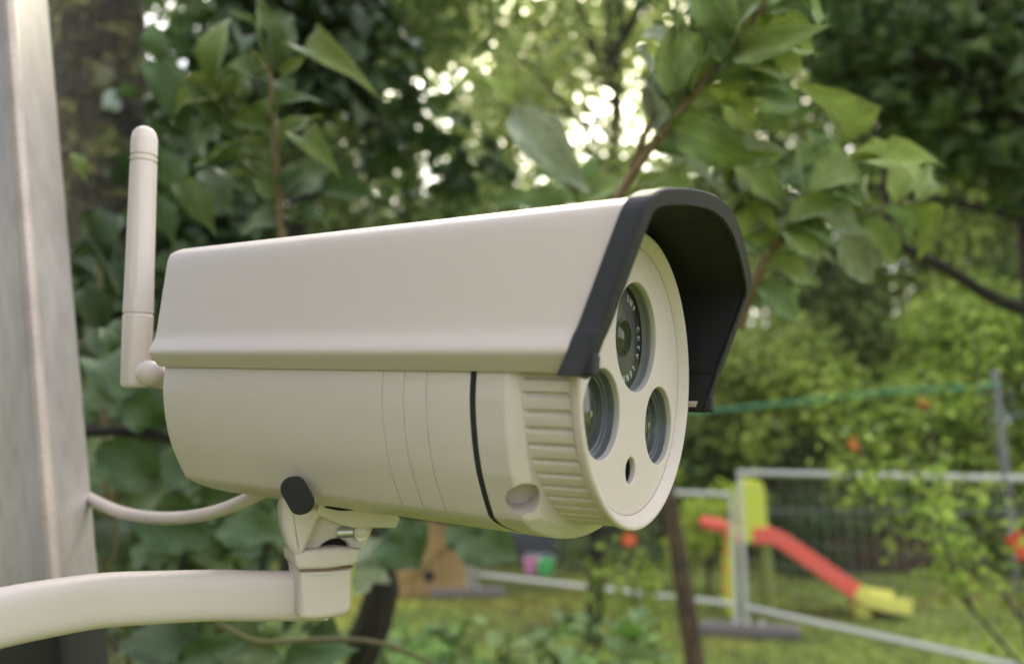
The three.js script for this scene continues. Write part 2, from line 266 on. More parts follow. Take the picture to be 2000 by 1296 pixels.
{
  const cam = thing('security_camera', 'off-white bullet security camera with black visor, antenna and two infrared lamps', 'security camera', CAMERA_AT);
  cam.quaternion.setFromRotationMatrix(CAMERA_AXES);
  // sun shield: open-bottomed extrusion with an arched roof and a rolled lower lip
  const roof = spline([[35.6, 46.9], [38.2, 43.2], [41.0, 36.0], [44.2, 25.5], [47.3, 12], [48.4, 0]], 22).map(v => [v.x, v.y]);
  const lip = spline([[-4.0, 44.9], [-2.2, 47.2], [-.7, 48.9], [.3, 49.5], [1.6, 49.45], [3.2, 48.9], [5.0, 48.25], [6.6, 47.95], [8.5, 47.85]], 18).map(v => [v.x, v.y]);
  const half = [...lip, [14, 47.85], [22, 47.85], [30, 47.85], [33, 47.75], [34.6, 47.4], ...roof];
  const shell = (out, tIn) => { const o = mirror(out), i = offsetLine(o, tIn).reverse(); return [...o, ...i]; };
  const shellSec = shell(half, -1.5);
  // check the offset runs inwards
  const inward = Math.abs(offsetLine(mirror(half), -1.5)[30][1]) < Math.abs(mirror(half)[30][1]) ? -1 : 1;
  const shellIn = (out, t) => { const o = mirror(out), i = offsetLine(o, inward * t).reverse(); return [...o, ...i]; };
  const rake = (y, u0) => u0 + .335 * y;
  const sec = (loop, u) => loop.map(p => [typeof u === 'function' ? u(p[0]) : u, p[0], p[1]]);
  const L0 = shellIn(half, 1.5), L1 = shellIn(offsetLine(half, inward * .25), 1.0);
  const stations = [sec(L1, -159), sec(L0, -158.6)]; for (let k = 1; k < 12; k++) stations.push(L0.map(p => { const f = rake(p[0], 3); return [-158.6 + (f + 158.6) * k / 12, p[0], p[1]]; })); stations.push(sec(L0, y => rake(y, 3)));
  part('sun_shield', S(loft(stations, { crease: .5 })), M.paint, cam);

  // visor: black cap over the front of the shield, raked, with a turned-in lip
  const vOut = offsetLine(half.filter(p => p[0] > 1.5), -inward * 1.35); const vh = [[-5.3, 50.6], [-3, 50.4], [1, 49.9], ...vOut.filter(p => p[0] > 4.2)];
  const vShell = (t, e = 0) => { const o = mirror(offsetLine(vh, inward * e)), i = offsetLine(mirror(vh), inward * t).reverse(); return [...o, ...i]; };
  const vis = [];
  vis.push(S(loft([[.5, -.4, 1.6], [0, 0, 1.6], [0, 4.4, 1.6], [0, 4.7, 4.0], [.12, 5.6, 4.3], [.6, 6.2, 4.1]].map(([e, u, t]) => sec(vShell(t, e), y => rake(y, u))), { crease: .5 })));
  const liner = offsetLine(vh.map(p => p[0] < 6 ? [p[0], Math.min(p[1], 49)] : p), inward * 3.1);
  const lo = mirror(liner), li = offsetLine(lo, inward * .8).reverse();
  part('visor_liner', S(merged([loft([sec([...lo, ...li].map(p => [Math.max(p[0], -1.5), p[0] < 5 ? Math.sign(p[1]) * Math.min(Math.abs(p[1]), 44.2) : p[1]]), -16), sec([...lo, ...li], y => rake(y, 5))], { crease: .6 }), loft([sec(mirror(liner).map(p => [Math.max(p[0], 3), p[1]]), -15.2), sec(mirror(liner).map(p => [Math.max(p[0], 3), p[1]]), -14.2)], { crease: .6 })])), M.inside, cam);
  for (const s of [1, -1]) { const g = box(3.2, 5.4, 3.6, .9, 3); moved(g, rake(-2.6, 6.2), -2.6, s * 47.6); vis.push(S(g)); }
  part('visor', merged(vis), M.black, cam);

  // lower housing
  const side = spline([[-3.9, 44], [-11, 43.5], [-18, 41.9], [-24, 39.9], [-30, 37.2], [-36, 33.4], [-40.4, 30.2]], 22).map(v => [v.x, v.y]);
  const belly = spline([[-41.8, 28.2], [-43.0, 25.6], [-45.0, 18], [-46.5, 9], [-47.0, 0]], 14).map(v => [v.x, v.y]);
  const hHalf = [[28, 20], [28, 34], [24, 39.5], [12, 43], [2, 44], ...side, [-41.3, 29.3], ...belly].reverse();
  const hLoop = (() => { const a = hHalf.slice(); return [...a.slice(1).map(p => [p[0], p[1]]).reverse(), [a[0][0], 0], ...a.slice(1).map(p => [p[0], -p[1]])]; })();
  const inset = d => { const n = hLoop.length; return hLoop.map((p, i) => { const a = hLoop[(i + n - 1) % n], b = hLoop[(i + 1) % n]; let t = [b[0] - a[0], b[1] - a[1]]; const l = Math.hypot(...t) || 1; let nn = [-t[1] / l, t[0] / l]; if (nn[0] * p[0] + nn[1] * p[1] > 0) nn = [-nn[0], -nn[1]]; return [p[0] + nn[0] * d, p[1] + nn[1] * d]; }); };
  const hs = (list, crease) => loft(list.map(([u, d]) => sec(inset(d), u)), { crease });
  const groove = u => [[u - .2, 0], [u - .1, .32], [u + .1, .32], [u + .2, 0]];
  part('rear_housing', S(hs([[-158, 1.2], [-157.2, .3], [-156, 0], [-130, 0], [-100, 0], [-80, 0], ...groove(-59.2), ...groove(-51.7), ...groove(-44.0), [-31.2, 0], [-30.4, .12], [-30.2, .5]], .45)), M.paint, cam);
  part('gasket', S(hs([[-30.3, .35], [-29.9, .2], [-28.7, .2], [-28.4, .35]], .45)), M.rubber, cam);
  let front = S(hs([[-28.5, .5], [-28.3, .12], [-27.6, 0], [-20.2, 0], [-19.2, .15], [-18.2, .75], [-17.2, 1.7], [-16.4, 2.7], [-16.0, 3.4]], .45));
  { // screw channel through the lower corner
    const toBrush = g => { const q = mergeVertices(g); const b = new Brush(q); b.updateMatrixWorld(); return b; };
    const ev = new Evaluator(); ev.attributes = ['position', 'normal', 'uv']; ev.useGroups = false;
    for (const s of [1, -1]) {
      const c = new THREE.CylinderGeometry(.0045, .0045, .030, 28); c.rotateZ(-Math.PI / 2); const q = new THREE.Quaternion().setFromUnitVectors(V(1, 0, 0), V(.62, -.30, .72 * s).normalize()); c.applyQuaternion(q);
      const p = own(1024, 976, 2, 33).multiplyScalar(.001); const dir = V(.62, -.30, .72 * s).normalize(); c.translate(p.x + dir.x * .0062, p.y + dir.y * .0062, p.z * s + dir.z * .0062);
      front = ev.evaluate(toBrush(front), toBrush(c), SUBTRACTION).geometry;
    }
    front = toCreasedNormals(front, .5);
  }
  part('front_housing', front, M.paint, cam);

  // knurled ring with the rim round the face
  {
    const N = 60 * 10, prof = [[-17.5, 42.2, 0], [-16.2, 42.2, 0], [-15.4, 42.15, 1], [-9, 41.9, 1], [-3.6, 41.65, 1], [-3.0, 41.7, 0], [-2.4, 42.3, 0], [-1.4, 42.55, 0], [-.5, 42.45, 0], [0, 42.0, 0], [.05, 41.3, 0], [-.3, 40.6, 0], [-2.0, 39.2, 0], [-2.6, 38.6, 0]];
    const secs = prof.map(([u, R, k]) => Array.from({ length: N }, (_, i) => { const ph = (i % 10) / 10; const dip = k * (ph < .15 ? 1.1 : ph < .25 ? .7 : 0); const a = i / N * 2 * Math.PI; const r = R - dip + k * .10 * Math.sin((ph - .3) * Math.PI / .7) * (ph > .3); return [u, Math.cos(a) * r, Math.sin(a) * r]; }));
    part('ribbed_ring', S(loft(secs, { caps: false, crease: .45 })), M.face, cam);
  }
  // face plate with its four openings
  const LENS = [12.1, 0], IR = [[-12, 21.8], [-12, -21.8]], MIC = [-26.2, 0];
  {
    const sh = new THREE.Shape(); sh.absarc(0, 0, 38.75, 0, Math.PI * 2);
    for (const [[y, z], r] of [[LENS, 15.9], [IR[0], 11.9], [IR[1], 11.9], [MIC, 3.7]]) { const h = new THREE.Path(); h.absarc(-z, y, r, 0, Math.PI * 2, true); sh.holes.push(h); }
    const g = new THREE.ExtrudeGeometry(sh, { depth: .9, bevelEnabled: true, bevelThickness: .55, bevelSize: .5, bevelOffset: -.5, bevelSegments: 5, curveSegments: 96 });
    g.rotateY(Math.PI / 2); g.translate(-2.6 - .9 - .55, 0, 0); part('face_plate', S(toCreasedNormals(g, .12)), M.face, cam);
  }
  const latheX = (pts, y, z, seg = 72) => { const g = new THREE.LatheGeometry(pts.map(p => new THREE.Vector2(p[1], p[0])), seg); g.rotateZ(-Math.PI / 2); g.translate(0, y, z); return S(toCreasedNormals(g, .5)); };
  { // camera lens behind its window
    const text = document.createElement('canvas'); text.width = text.height = 1024; const c = text.getContext('2d');
    c.fillStyle = '#161815'; c.fillRect(0, 0, 1024, 1024); c.fillStyle = '#d9ddd6'; c.textAlign = 'center'; c.textBaseline = 'middle'; c.font = 'bold 92px sans-serif';
    const put = (s, deg, step) => { [...s].forEach((ch, i) => { const a = (deg + (i - (s.length - 1) / 2) * step) * Math.PI / 180; c.save(); c.translate(512 + Math.sin(a) * 405, 512 - Math.cos(a) * 405); c.rotate(a); c.fillText(ch, 0, 0); c.restore(); }); };
    put('3MP', 22, 13); put('CCTV', 88, 13); put('LENS', 150, 13);
    const tx = new THREE.CanvasTexture(text); tx.colorSpace = THREE.SRGBColorSpace; tx.magFilter = THREE.LinearFilter;
    const lens = part('lens', latheX([[-4.0, 16.2], [-4.4, 15.6], [-7.3, 15.3], [-7.4, 14.6]], ...LENS), M.sleeve, cam);
    const ring = new THREE.RingGeometry(5.6, 15.4, 72, 2); const p = ring.attributes.position, uv = ring.attributes.uv; for (let i = 0; i < p.count; i++) uv.setXY(i, .5 + p.getX(i) / 31, .5 + p.getY(i) / 31);
    ring.rotateY(Math.PI / 2); ring.translate(-7.0, ...LENS); part('lens_ring', S(ring), std(lin(.75, .75, .75), .4, { map: tx }), lens);
    part('lens_barrel', latheX([[-7.0, 5.7], [-6.6, 5.5], [-6.6, 5.1], [-8.2, 4.6], [-8.4, 4.0], [-10, 3.4], [-11, .01]], ...LENS), M.dark, lens);
    part('lens_glass', latheX([[-6.6, 0.01], [-6.75, 1.6], [-7.3, 3.2], [-8.2, 4.5]].map(p => p), ...LENS), std(lin(.012, .016, .014), .04, {}), lens);
    const pane = new THREE.CylinderGeometry(15.6, 15.6, .02, 64); pane.rotateZ(Math.PI / 2); const w = new THREE.CircleGeometry(15.5, 64); w.rotateY(Math.PI / 2); w.translate(-5.0, ...LENS); part('lens_window', S(w), M.glass, lens);
  }
  for (const c of IR) {
    const lamp = part('infrared_lamp', latheX([[-4.0, 12.2], [-4.4, 11.7], [-6.2, 11.5], [-6.3, 10.7], [-6.9, 10.6], [-7.0, 10.0], [-7.6, 9.9], [-7.7, 9.2], [-9.5, 7.6], [-12, 4.2], [-12.2, .01]], ...c), M.led, cam);
    const die = box(.3, 1.7, 1.7, .1); die.translate(-5.95, c[0], c[1]); part('lamp_chip', S(die), std(lin(.16, .14, .085), .5), lamp); part('lamp_lens', latheX([[-6.0, .01], [-6.1, 3.4], [-6.5, 6.6], [-7.3, 9.8]], ...c), std(lin(.022, .026, .022), .12), lamp);
  }
  part('sensor', latheX([[-3.2, 3.95], [-7, 3.8], [-7.2, .01]], ...MIC), M.dark, cam);

  // antenna and its joint at the back
  {
    const loc = (px, py, d) => at(px, py, d).applyMatrix4(CAMERA_INV);
    const a = loc(264, 757, .284), b = loc(282, 262, .292), dir = b.clone().sub(a), len = dir.length(), s = len / 100;
    const pr = [[0, .01], [0, 3.6], [.5, 4.7], [1.6, 5.25], [27.6, 5.42], [28, 5.1], [28.6, 5.1], [29, 5.4], [42, 5.2], [88, 4.85], [88.3, 4.4], [88.7, 4.4], [89, 4.85], [90.4, 4.85], [90.7, 4.4], [91.1, 4.4], [91.4, 4.85], [98.0, 4.8], [100.5, 4.2], [102, 3.1], [102.9, 1.6], [103.2, .01]];
    const g = new THREE.LatheGeometry(pr.map(p => new THREE.Vector2(p[1] * .001, p[0] * s)), 40); g.applyQuaternion(new THREE.Quaternion().setFromUnitVectors(V(0, 1, 0), dir.normalize())); g.translate(a.x, a.y, a.z);
    const an = part('antenna', toCreasedNormals(g, .5), M.antenna, cam);
    const k = loc(291, 730, .277), kg = new THREE.CapsuleGeometry(.0049, .010, 10, 28); kg.rotateX(Math.PI / 2); kg.rotateY(.5); kg.translate(k.x, k.y, k.z - .003); part('antenna_joint', kg, M.paint, an);
    const st = bar(V(k.x, k.y, k.z - .006), V(-.156, k.y, k.z - .012), .0042, 20); part('antenna_socket', st, M.paint, an);
  }
  { // cable from the tail of the housing to behind the post
    const P = [[60, 905, .46], [120, 940, .42], [190, 981, .372], [240, 1001, .345], [300, 1011, .325], [370, 1009, .308], [430, 996, .296], [480, 976, .288], [530, 950, .285]].map(p => at(...p).applyMatrix4(CAMERA_INV));
    part('cable', tube(P, [.0031, .0030, .0028, .0027, .0026], 14, 60), M.paint, cam);
  }
}

// ───────────────────────── bracket ─────────────────────────
{
  const O = at(628, 1040, .258), YAW = .44;
  const br = thing('mounting_bracket', 'curved off-white wall bracket arm and swivel joint under the security camera', 'bracket', O); br.rotation.y = YAW;
  const inv = new THREE.Matrix4().makeRotationY(YAW).setPosition(O).invert();
  const loc = (px, py, d) => at(px, py, d).applyMatrix4(inv).multiplyScalar(1000);
  const mm = (px, py, z) => { const a = EYE.clone().applyMatrix4(inv), b = at(px, py, 1).applyMatrix4(inv).sub(a); return a.addScaledVector(b, (z / 1000 - a.z) / b.z).multiplyScalar(1000); };
  const plate = (pts, z0, z1, bev = .6, holes = [], cr = .7) => {
    const P = pts.map(p => { const q = mm(p[0], p[1], z1); return new THREE.Vector2(q.x, q.y); }); const sh = new THREE.Shape(P); for (const h of holes) sh.holes.push(new THREE.Path(h.map(p => { const q = mm(p[0], p[1], z1); return new THREE.Vector2(q.x, q.y); })));
    const g = new THREE.ExtrudeGeometry(sh, { depth: z1 - z0 - 2 * bev, bevelEnabled: true, bevelThickness: bev, bevelSize: bev, bevelOffset: -bev, bevelSegments: 4, curveSegments: 10 }); g.translate(0, 0, z0 + bev); return toCreasedNormals(g, cr);
  };
  const sm = (pts, n = 40, k = .35) => new THREE.CatmullRomCurve3(pts.map(p => V(p[0], p[1], 0)), true, 'catmullrom', k).getPoints(n).slice(0, n).map(v => [v.x, v.y]);
  const path = [[640, 1162, .258], [590, 1163, .258], [500, 1163, .256], [420, 1162, .252], [310, 1166, .243], [200, 1172, .232], [100, 1187, .220], [0, 1206, .209], [-120, 1238, .198], [-330, 1310, .192], [-700, 1420, .192], [-1560, 1600, .22]].map(p => loc(...p));
  const curve = new THREE.CatmullRomCurve3(path), secs = [], prof = [], N = 90, upv = V(0, 1, 0);
  for (let i = 0; i < 40; i++) { const a = i / 40 * 2 * Math.PI, ca = Math.cos(a), sa = Math.sin(a); prof.push([Math.sign(ca) * Math.pow(Math.abs(ca), 2 / 2.3) * 5.2, Math.sign(sa) * Math.pow(Math.abs(sa), 2 / 3.6) * 8.3]); }
  for (let k = 0; k <= N; k++) { const t = k / N, p = curve.getPointAt(t), T = curve.getTangentAt(t), side = T.clone().cross(upv).normalize(), U = side.clone().cross(T).normalize(); secs.push(prof.map(([a, b]) => { const q = p.clone().addScaledVector(side, a).addScaledVector(U, b); return [q.x, q.y, q.z]; })); }
  part('arm', S(loft(secs, { crease: 0, flat: p => [p[1], p[2]] })), M.paint, br);
  part('end_block', S(plate(sm([[584, 1122], [584, 1112], [620, 1109], [660, 1109], [685, 1109], [688, 1114], [688, 1160], [686, 1188], [674, 1202], [640, 1209], [606, 1212], [588, 1209], [584, 1200], [584, 1160]], 70), -16, 8, 2.2, [], .9)), M.paint, br);
  part('swivel_base', S(plate([[575, 1084], [577, 1104], [584, 1113], [640, 1111], [690, 1104], [699, 1096], [707, 1072], [660, 1068], [600, 1074]], -17, 9, 1.4, [], .9)), M.paint, br);
  part('dirt_seam', S(plate([[586, 1117], [640, 1115], [690, 1108], [690, 1106], [640, 1109], [586, 1112]], -14, 8.4, .2)), std(lin(.17, .11, .07), .9), br);
  const hole = sm([[622, 1073], [634, 1060], [649, 1053], [664, 1052], [677, 1059], [681, 1072], [650, 1074]], 26);
  part('clevis', S(plate([[560, 955], [552, 990], [556, 1030], [564, 1060], [576, 1086], [600, 1088], [640, 1086], [700, 1084], [716, 1062], [726, 1038], [736, 1016], [690, 998], [650, 975]], -10, 4, 1.2, [hole], .9)), M.paint, br);
  part('clevis_cheek', S(plate(sm([[556, 950], [552, 985], [554, 1030], [562, 1062], [577, 1087], [592, 1082], [606, 1055], [618, 1026], [632, 1000], [636, 970], [600, 945]], 44), 3, 9, 2.2, [], .9)), M.paint, br);
  part('opening', S(plate(hole.map(p => [p[0] + 1, p[1] + 1]), -11, 1, .1)), M.inside, br);
  part('tongue', S(plate([[606, 975], [604, 996], [616, 1004], [660, 1024], [690, 1031], [774, 1031], [782, 1012], [760, 990]], -12, 9, 1.0, [], .9)), M.paint, br);
  part('slot', S(plate(sm([[632, 990], [650, 987], [672, 992], [692, 996], [662, 997]], 20), 8.8, 9.4, .2)), M.inside, br);
  { const p = mm(704, 1038, 6), b = mm(672, 1040, 6); part('bolt', S(bar(V(b.x - 2, b.y, 4), V(p.x, p.y, 5), 2.0, 6)), M.steel, br); const w = new THREE.CylinderGeometry(3.1, 3.1, 1.2, 24); w.rotateX(Math.PI / 2); w.rotateY(.5); w.translate(p.x, p.y, 5.2); part('washer', S(w), M.steel, br); const h = new THREE.SphereGeometry(2.7, 24, 16); h.scale(1, .78, .6); h.translate(p.x, p.y, 6.2); part('bolt_head', S(h), M.antenna, br); }
  { const p = mm(580, 967, 36), sh = new THREE.Shape(), r = 3.5, l = 2.5; sh.absarc(0, l, r, 0, Math.PI); sh.absarc(0, -l, r, Math.PI, Math.PI * 2);
    const k = new THREE.ExtrudeGeometry(sh, { depth: 3.0, bevelEnabled: true, bevelThickness: 1, bevelSize: 1, bevelOffset: -1, bevelSegments: 4, curveSegments: 20 }); k.translate(0, 0, -2); k.rotateZ(.55); k.rotateY(-.42); k.translate(p.x, p.y, p.z); part('thumb_knob', S(toCreasedNormals(k, .6)), M.rubber, br);
    part('knob_shaft', S(bar(V(p.x, p.y, p.z - 1), V(p.x + 1, p.y, 4), 2, 16)), M.steel, br); }
}

// ───────────────────────── slanted post ─────────────────────────
{
  const d0 = .345, d1 = .310; // depth of the near corner at the top and at the bottom of the frame
  const A = at(20, 0, d0), B = at(110, 1120, d1), dir = A.clone().sub(B).normalize();
  const R = at(196, 1115, d1 + .075).sub(B), Lf = at(-160, 1120, d1 + .045).sub(B);
  for (const v of [R, Lf]) v.addScaledVector(dir, -v.dot(dir));
  const cs = []; const corner = V(0, 0, 0), back = R.clone().add(Lf);
  const round = (p, a, b, r, n = 6) => { const u = a.clone().sub(p).normalize().multiplyScalar(r), w = b.clone().sub(p).normalize().multiplyScalar(r); for (let i = 0; i <= n; i++) { const t = i / n; cs.push(p.clone().addScaledVector(u, (1 - t) * (1 - t)).addScaledVector(w, t * t)); } };
  round(corner, Lf, R, .011); round(R, corner, back, .010); round(back, R, Lf, .006); round(Lf, back, corner, .006);
  const post = thing('slanted_post', 'grey painted slanted metal post left of the security camera', 'post', B.clone().addScaledVector(dir, -B.y / dir.y));
  const O = post.position, mk = (s0, s1, grow = 0, n = 2, pick = null) => loft(Array.from({ length: n + 1 }, (_, k) => { const o = B.clone().addScaledVector(dir, s0 + (s1 - s0) * k / n).sub(O); const cen = back.clone().multiplyScalar(.5); return cs.map(c => { const q = o.clone().add(c).addScaledVector(c.clone().sub(cen).normalize(), grow); return [q.x, q.y, q.z]; }); }), { crease: .5, flat: p => [p[0], p[2]] });
  part('shaft', mk(-.012, .75, 0, 6), M.post, post);
  // paler strip along the near corner
  { const strip = []; const n = 40; for (let k = 0; k <= n; k++) { const o = B.clone().addScaledVector(dir, -.010 + .70 * k / n).sub(O); strip.push(cs.slice(1, 6).map(c => { const q = o.clone().add(c).addScaledVector(c.clone().sub(back.clone().multiplyScalar(.5)).normalize(), .00025); return [q.x, q.y, q.z]; })); }
    const pos = [], uv = [], idx = []; strip.forEach((s, k) => s.forEach((p, i) => { pos.push(...p); uv.push(k * .0175, i * .0008); })); for (let k = 0; k < n; k++) for (let i = 0; i < 4; i++) { const a = k * 5 + i; idx.push(a, a + 1, a + 6, a, a + 6, a + 5); }
    const g = new THREE.BufferGeometry(); g.setAttribute('position', new THREE.Float32BufferAttribute(pos, 3)); g.setAttribute('uv', new THREE.Float32BufferAttribute(uv, 2)); g.setIndex(idx); g.computeVertexNormals(); part('pale_edge', g, M.postEdge, post); }
  part('shade_section', mk(-(B.y / dir.y) + .0, -.012, .0015, 4), M.postShade, post);  // added section: shade below the arm put into a near-black colour
}

// ───────────────────────── garden: fence, slide and other objects behind ─────────────────────────
const FENCE_L = ground(1452, 1240), FENCE_R = ground(2000, 1310, .25).setY(0), FENCE_B = ground(930, 1165);
{
  const metal = std(lin(.52, .53, .53), .45, { metalness: .35 }), wireM = std(lin(.35, .36, .36), .5, { metalness: .4 }), foot = std(lin(.26, .24, .235), .9, { map: flecks });
  function panel(a, b, len, label, top = 1.55) {
    const f = thing('mobile_fence', label, 'fence panel', a.clone(), 'mobile fence panels on the lawn'), d = b.clone().sub(a).setY(0).normalize(), P = (s, h) => d.clone().multiplyScalar(s).setY(h);
    const r = .024, low = .27;
    part('post', bar(P(.05, .04), P(.05, top), r), metal, f); part('post', bar(P(len, .04), P(len, top), r), metal, f);
    part('rail', bar(P(.05, top), P(len, top), r + .003), metal, f); part('rail', bar(P(.05, low), P(len, low), r), metal, f);
    const w = []; for (let s = .17; s < len; s += .12) w.push(bar(P(s, low), P(s, top), .0016, 4)); for (let h = .5; h < top; h += .22) w.push(bar(P(.05, h), P(len, h), .0016, 4));
    const wm = part('wire_mesh', merged(w), wireM, f); wm.userData.kind = 'stuff';
    return f;
  }
  panel(FENCE_L, FENCE_R, 3.4, 'silver tube frame fence panel in front of the red slide');
  panel(FENCE_L.clone().add(V(.01, 0, -.05)), FENCE_B, FENCE_L.distanceTo(FENCE_B), 'silver tube frame fence panel running back behind the camera to the wooden hut', 1.33);
  const d = V(.5, 0, .86).normalize();
  const footOf = (p, ang, label) => { const f = thing('fence_weight', label, 'fence foot', p.clone(), 'concrete feet of the fence panels'); f.rotation.y = ang; part('slab', box(.92, .11, .24, .03, 3).translate(0, .055, 0), foot, f); for (const s of [-.12, .12]) part('socket', new THREE.CylinderGeometry(.035, .035, .05, 14).translate(s, .12, 0), metal, f); return f; };
  footOf(FENCE_L.clone().add(V(.05, 0, .03)), -.30, 'grey concrete fence foot at the corner post in front of the slide');
  footOf(FENCE_B.clone().add(V(-.1, 0, .03)), .1, 'pale concrete fence foot beside the wooden hut');
  // far rail seen under the foliage
  const g = thing('garden_rail', 'dark thin garden rail behind the slide', 'rail', V(3.2, 0, -10.6)); part('rail', bar(V(0, .98, 0), V(4.2, .95, .3), .016), std(lin(.10, .11, .10), .6), g); for (const s of [0, 1.4, 2.8, 4.2]) part('post', bar(V(s, 0, s * .07), V(s, 1.0, s * .07), .016), std(lin(.05, .06, .05), .6), g);
}
{ // slide
  const red = std(lin(.82, .115, .085), .45), yel = std(lin(.62, .68, .07), .45), yel2 = std(lin(.70, .66, .13), .45);
  const P0 = ground(1478, 1195), s = thing('toddler_slide', 'red plastic toddler slide with lime yellow tower and foot on the lawn', 'slide', P0); s.rotation.y = -.12;
  const trough = (pts, w, h, t) => { const c = pts.map(p => V(...p)); const secs = c.map((p, k) => { const T = c[Math.min(k + 1, c.length - 1)].clone().sub(c[Math.max(k - 1, 0)]).normalize(), N = V(-T.y, T.x, 0); const pr = [[-w, h], [-w + .02, h + .012], [-w + .045, h], [-w + .06, t], [w - .06, t], [w - .045, h], [w - .02, h + .012], [w, h], [w, -.03], [-w, -.03]]; return pr.map(([z, n]) => [p.x + N.x * n, p.y + N.y * n, z]); }); return loft(secs, { crease: .6, flat: p => [p[2], p[1] * 2 - p[0] * .3] }); };
  const ch = spline([[-.04, .80], [.12, .80], [.20, .775], [.30, .715], [.62, .49], [.98, .235], [1.04, .195]], 24).map(v => [v.x, v.y, 0]);
  part('chute', trough(ch, .27, .125, .0), red, s);
  const ft = spline([[.98, .26], [1.08, .19], [1.22, .135], [1.40, .105], [1.54, .085]], 14).map(v => [v.x, v.y, 0]);
  part('run_out', trough(ft, .295, .11, -.005), yel2, s); part('run_out_foot', box(.16, .20, .36, .04, 4).translate(1.10, .085, 0), yel2, s);
  for (const z of [.20, -.20]) { const sh = new THREE.Shape(); sh.moveTo(-.12, .78); sh.lineTo(-.12, 1.34); sh.quadraticCurveTo(-.11, 1.45, 0, 1.45); sh.quadraticCurveTo(.09, 1.45, .10, 1.34); sh.lineTo(.11, .78); sh.closePath(); const h = new THREE.Path(); h.moveTo(-.035, .92); h.lineTo(-.035, 1.24); h.quadraticCurveTo(-.005, 1.30, .02, 1.24); h.lineTo(.03, .92); h.closePath(); if (z < 0) sh.holes.push(h);
    part('side_panel', new THREE.ExtrudeGeometry(sh, { depth: .04, bevelEnabled: true, bevelThickness: .012, bevelSize: .012, bevelSegments: 2 }).translate(0, 0, z), yel, s); }
  for (const z of [.2, -.2]) { part('leg', moved(box(.09, .80, .07, .02, 3), .12, .40, z, 0, 0, .03), std(lin(.20, .24, .05), .6), s); part('ladder_leg', moved(box(.09, .98, .07, .02, 3), -.27, .47, z, 0, 0, -.05), yel, s); }
  for (const y of [.22, .44, .64]) part('rung', moved(box(.12, .035, .36, .012, 2), -.28 + y * .05, y, 0), red, s);
  part('platform', box(.36, .07, .46, .02, 3).translate(-.12, .80, 0), red, s); part('handle', moved(box(.30, .12, .40, .05, 4), -.42, .95, 0, 0, 0, -.18), red, s);
}
{ // wooden hut made of upright boards
  const wood = dataTex(256, (x, y) => { const v = .72 + .3 * (tile(x * 1, y, 6, 2) - .5) + .25 * (tile(x, y * .2, 50, 5) - .5); return [v, v * .93, v * .8]; }, true);
  const h = thing('wooden_hut', 'tan wooden play hut behind the leaves under the camera', 'hut', ground(912, 1167)), m = [0, 1, 2].map(k => std(lin(.66 - .06 * k, .51 - .05 * k, .30 - .03 * k), .8, { map: wood }));
  for (let k = 0; k < 8; k++) part('board', box(.112, 1.0 - .02 * (k % 3), .025, .005).translate(-.065 - k * .118, .51, -.006 * (k % 2)), m[k % 3], h);
  part('corner_post', box(.08, 1.1, .08, .01).translate(.02, .55, -.01), std(lin(.30, .27, .24), .8), h); part('brace', moved(box(.95, .09, .03, .005), -.46, .52, .03, 0, 0, .72), m[1], h);
  part('round_window', new THREE.CylinderGeometry(.07, .07, .02, 20).rotateX(Math.PI / 2).translate(-.47, .26, .022), M.inside, h);
  part('roof', moved(box(1.2, .04, .9, .01), -.45, 1.2, -.35, .5), m[2], h);
}
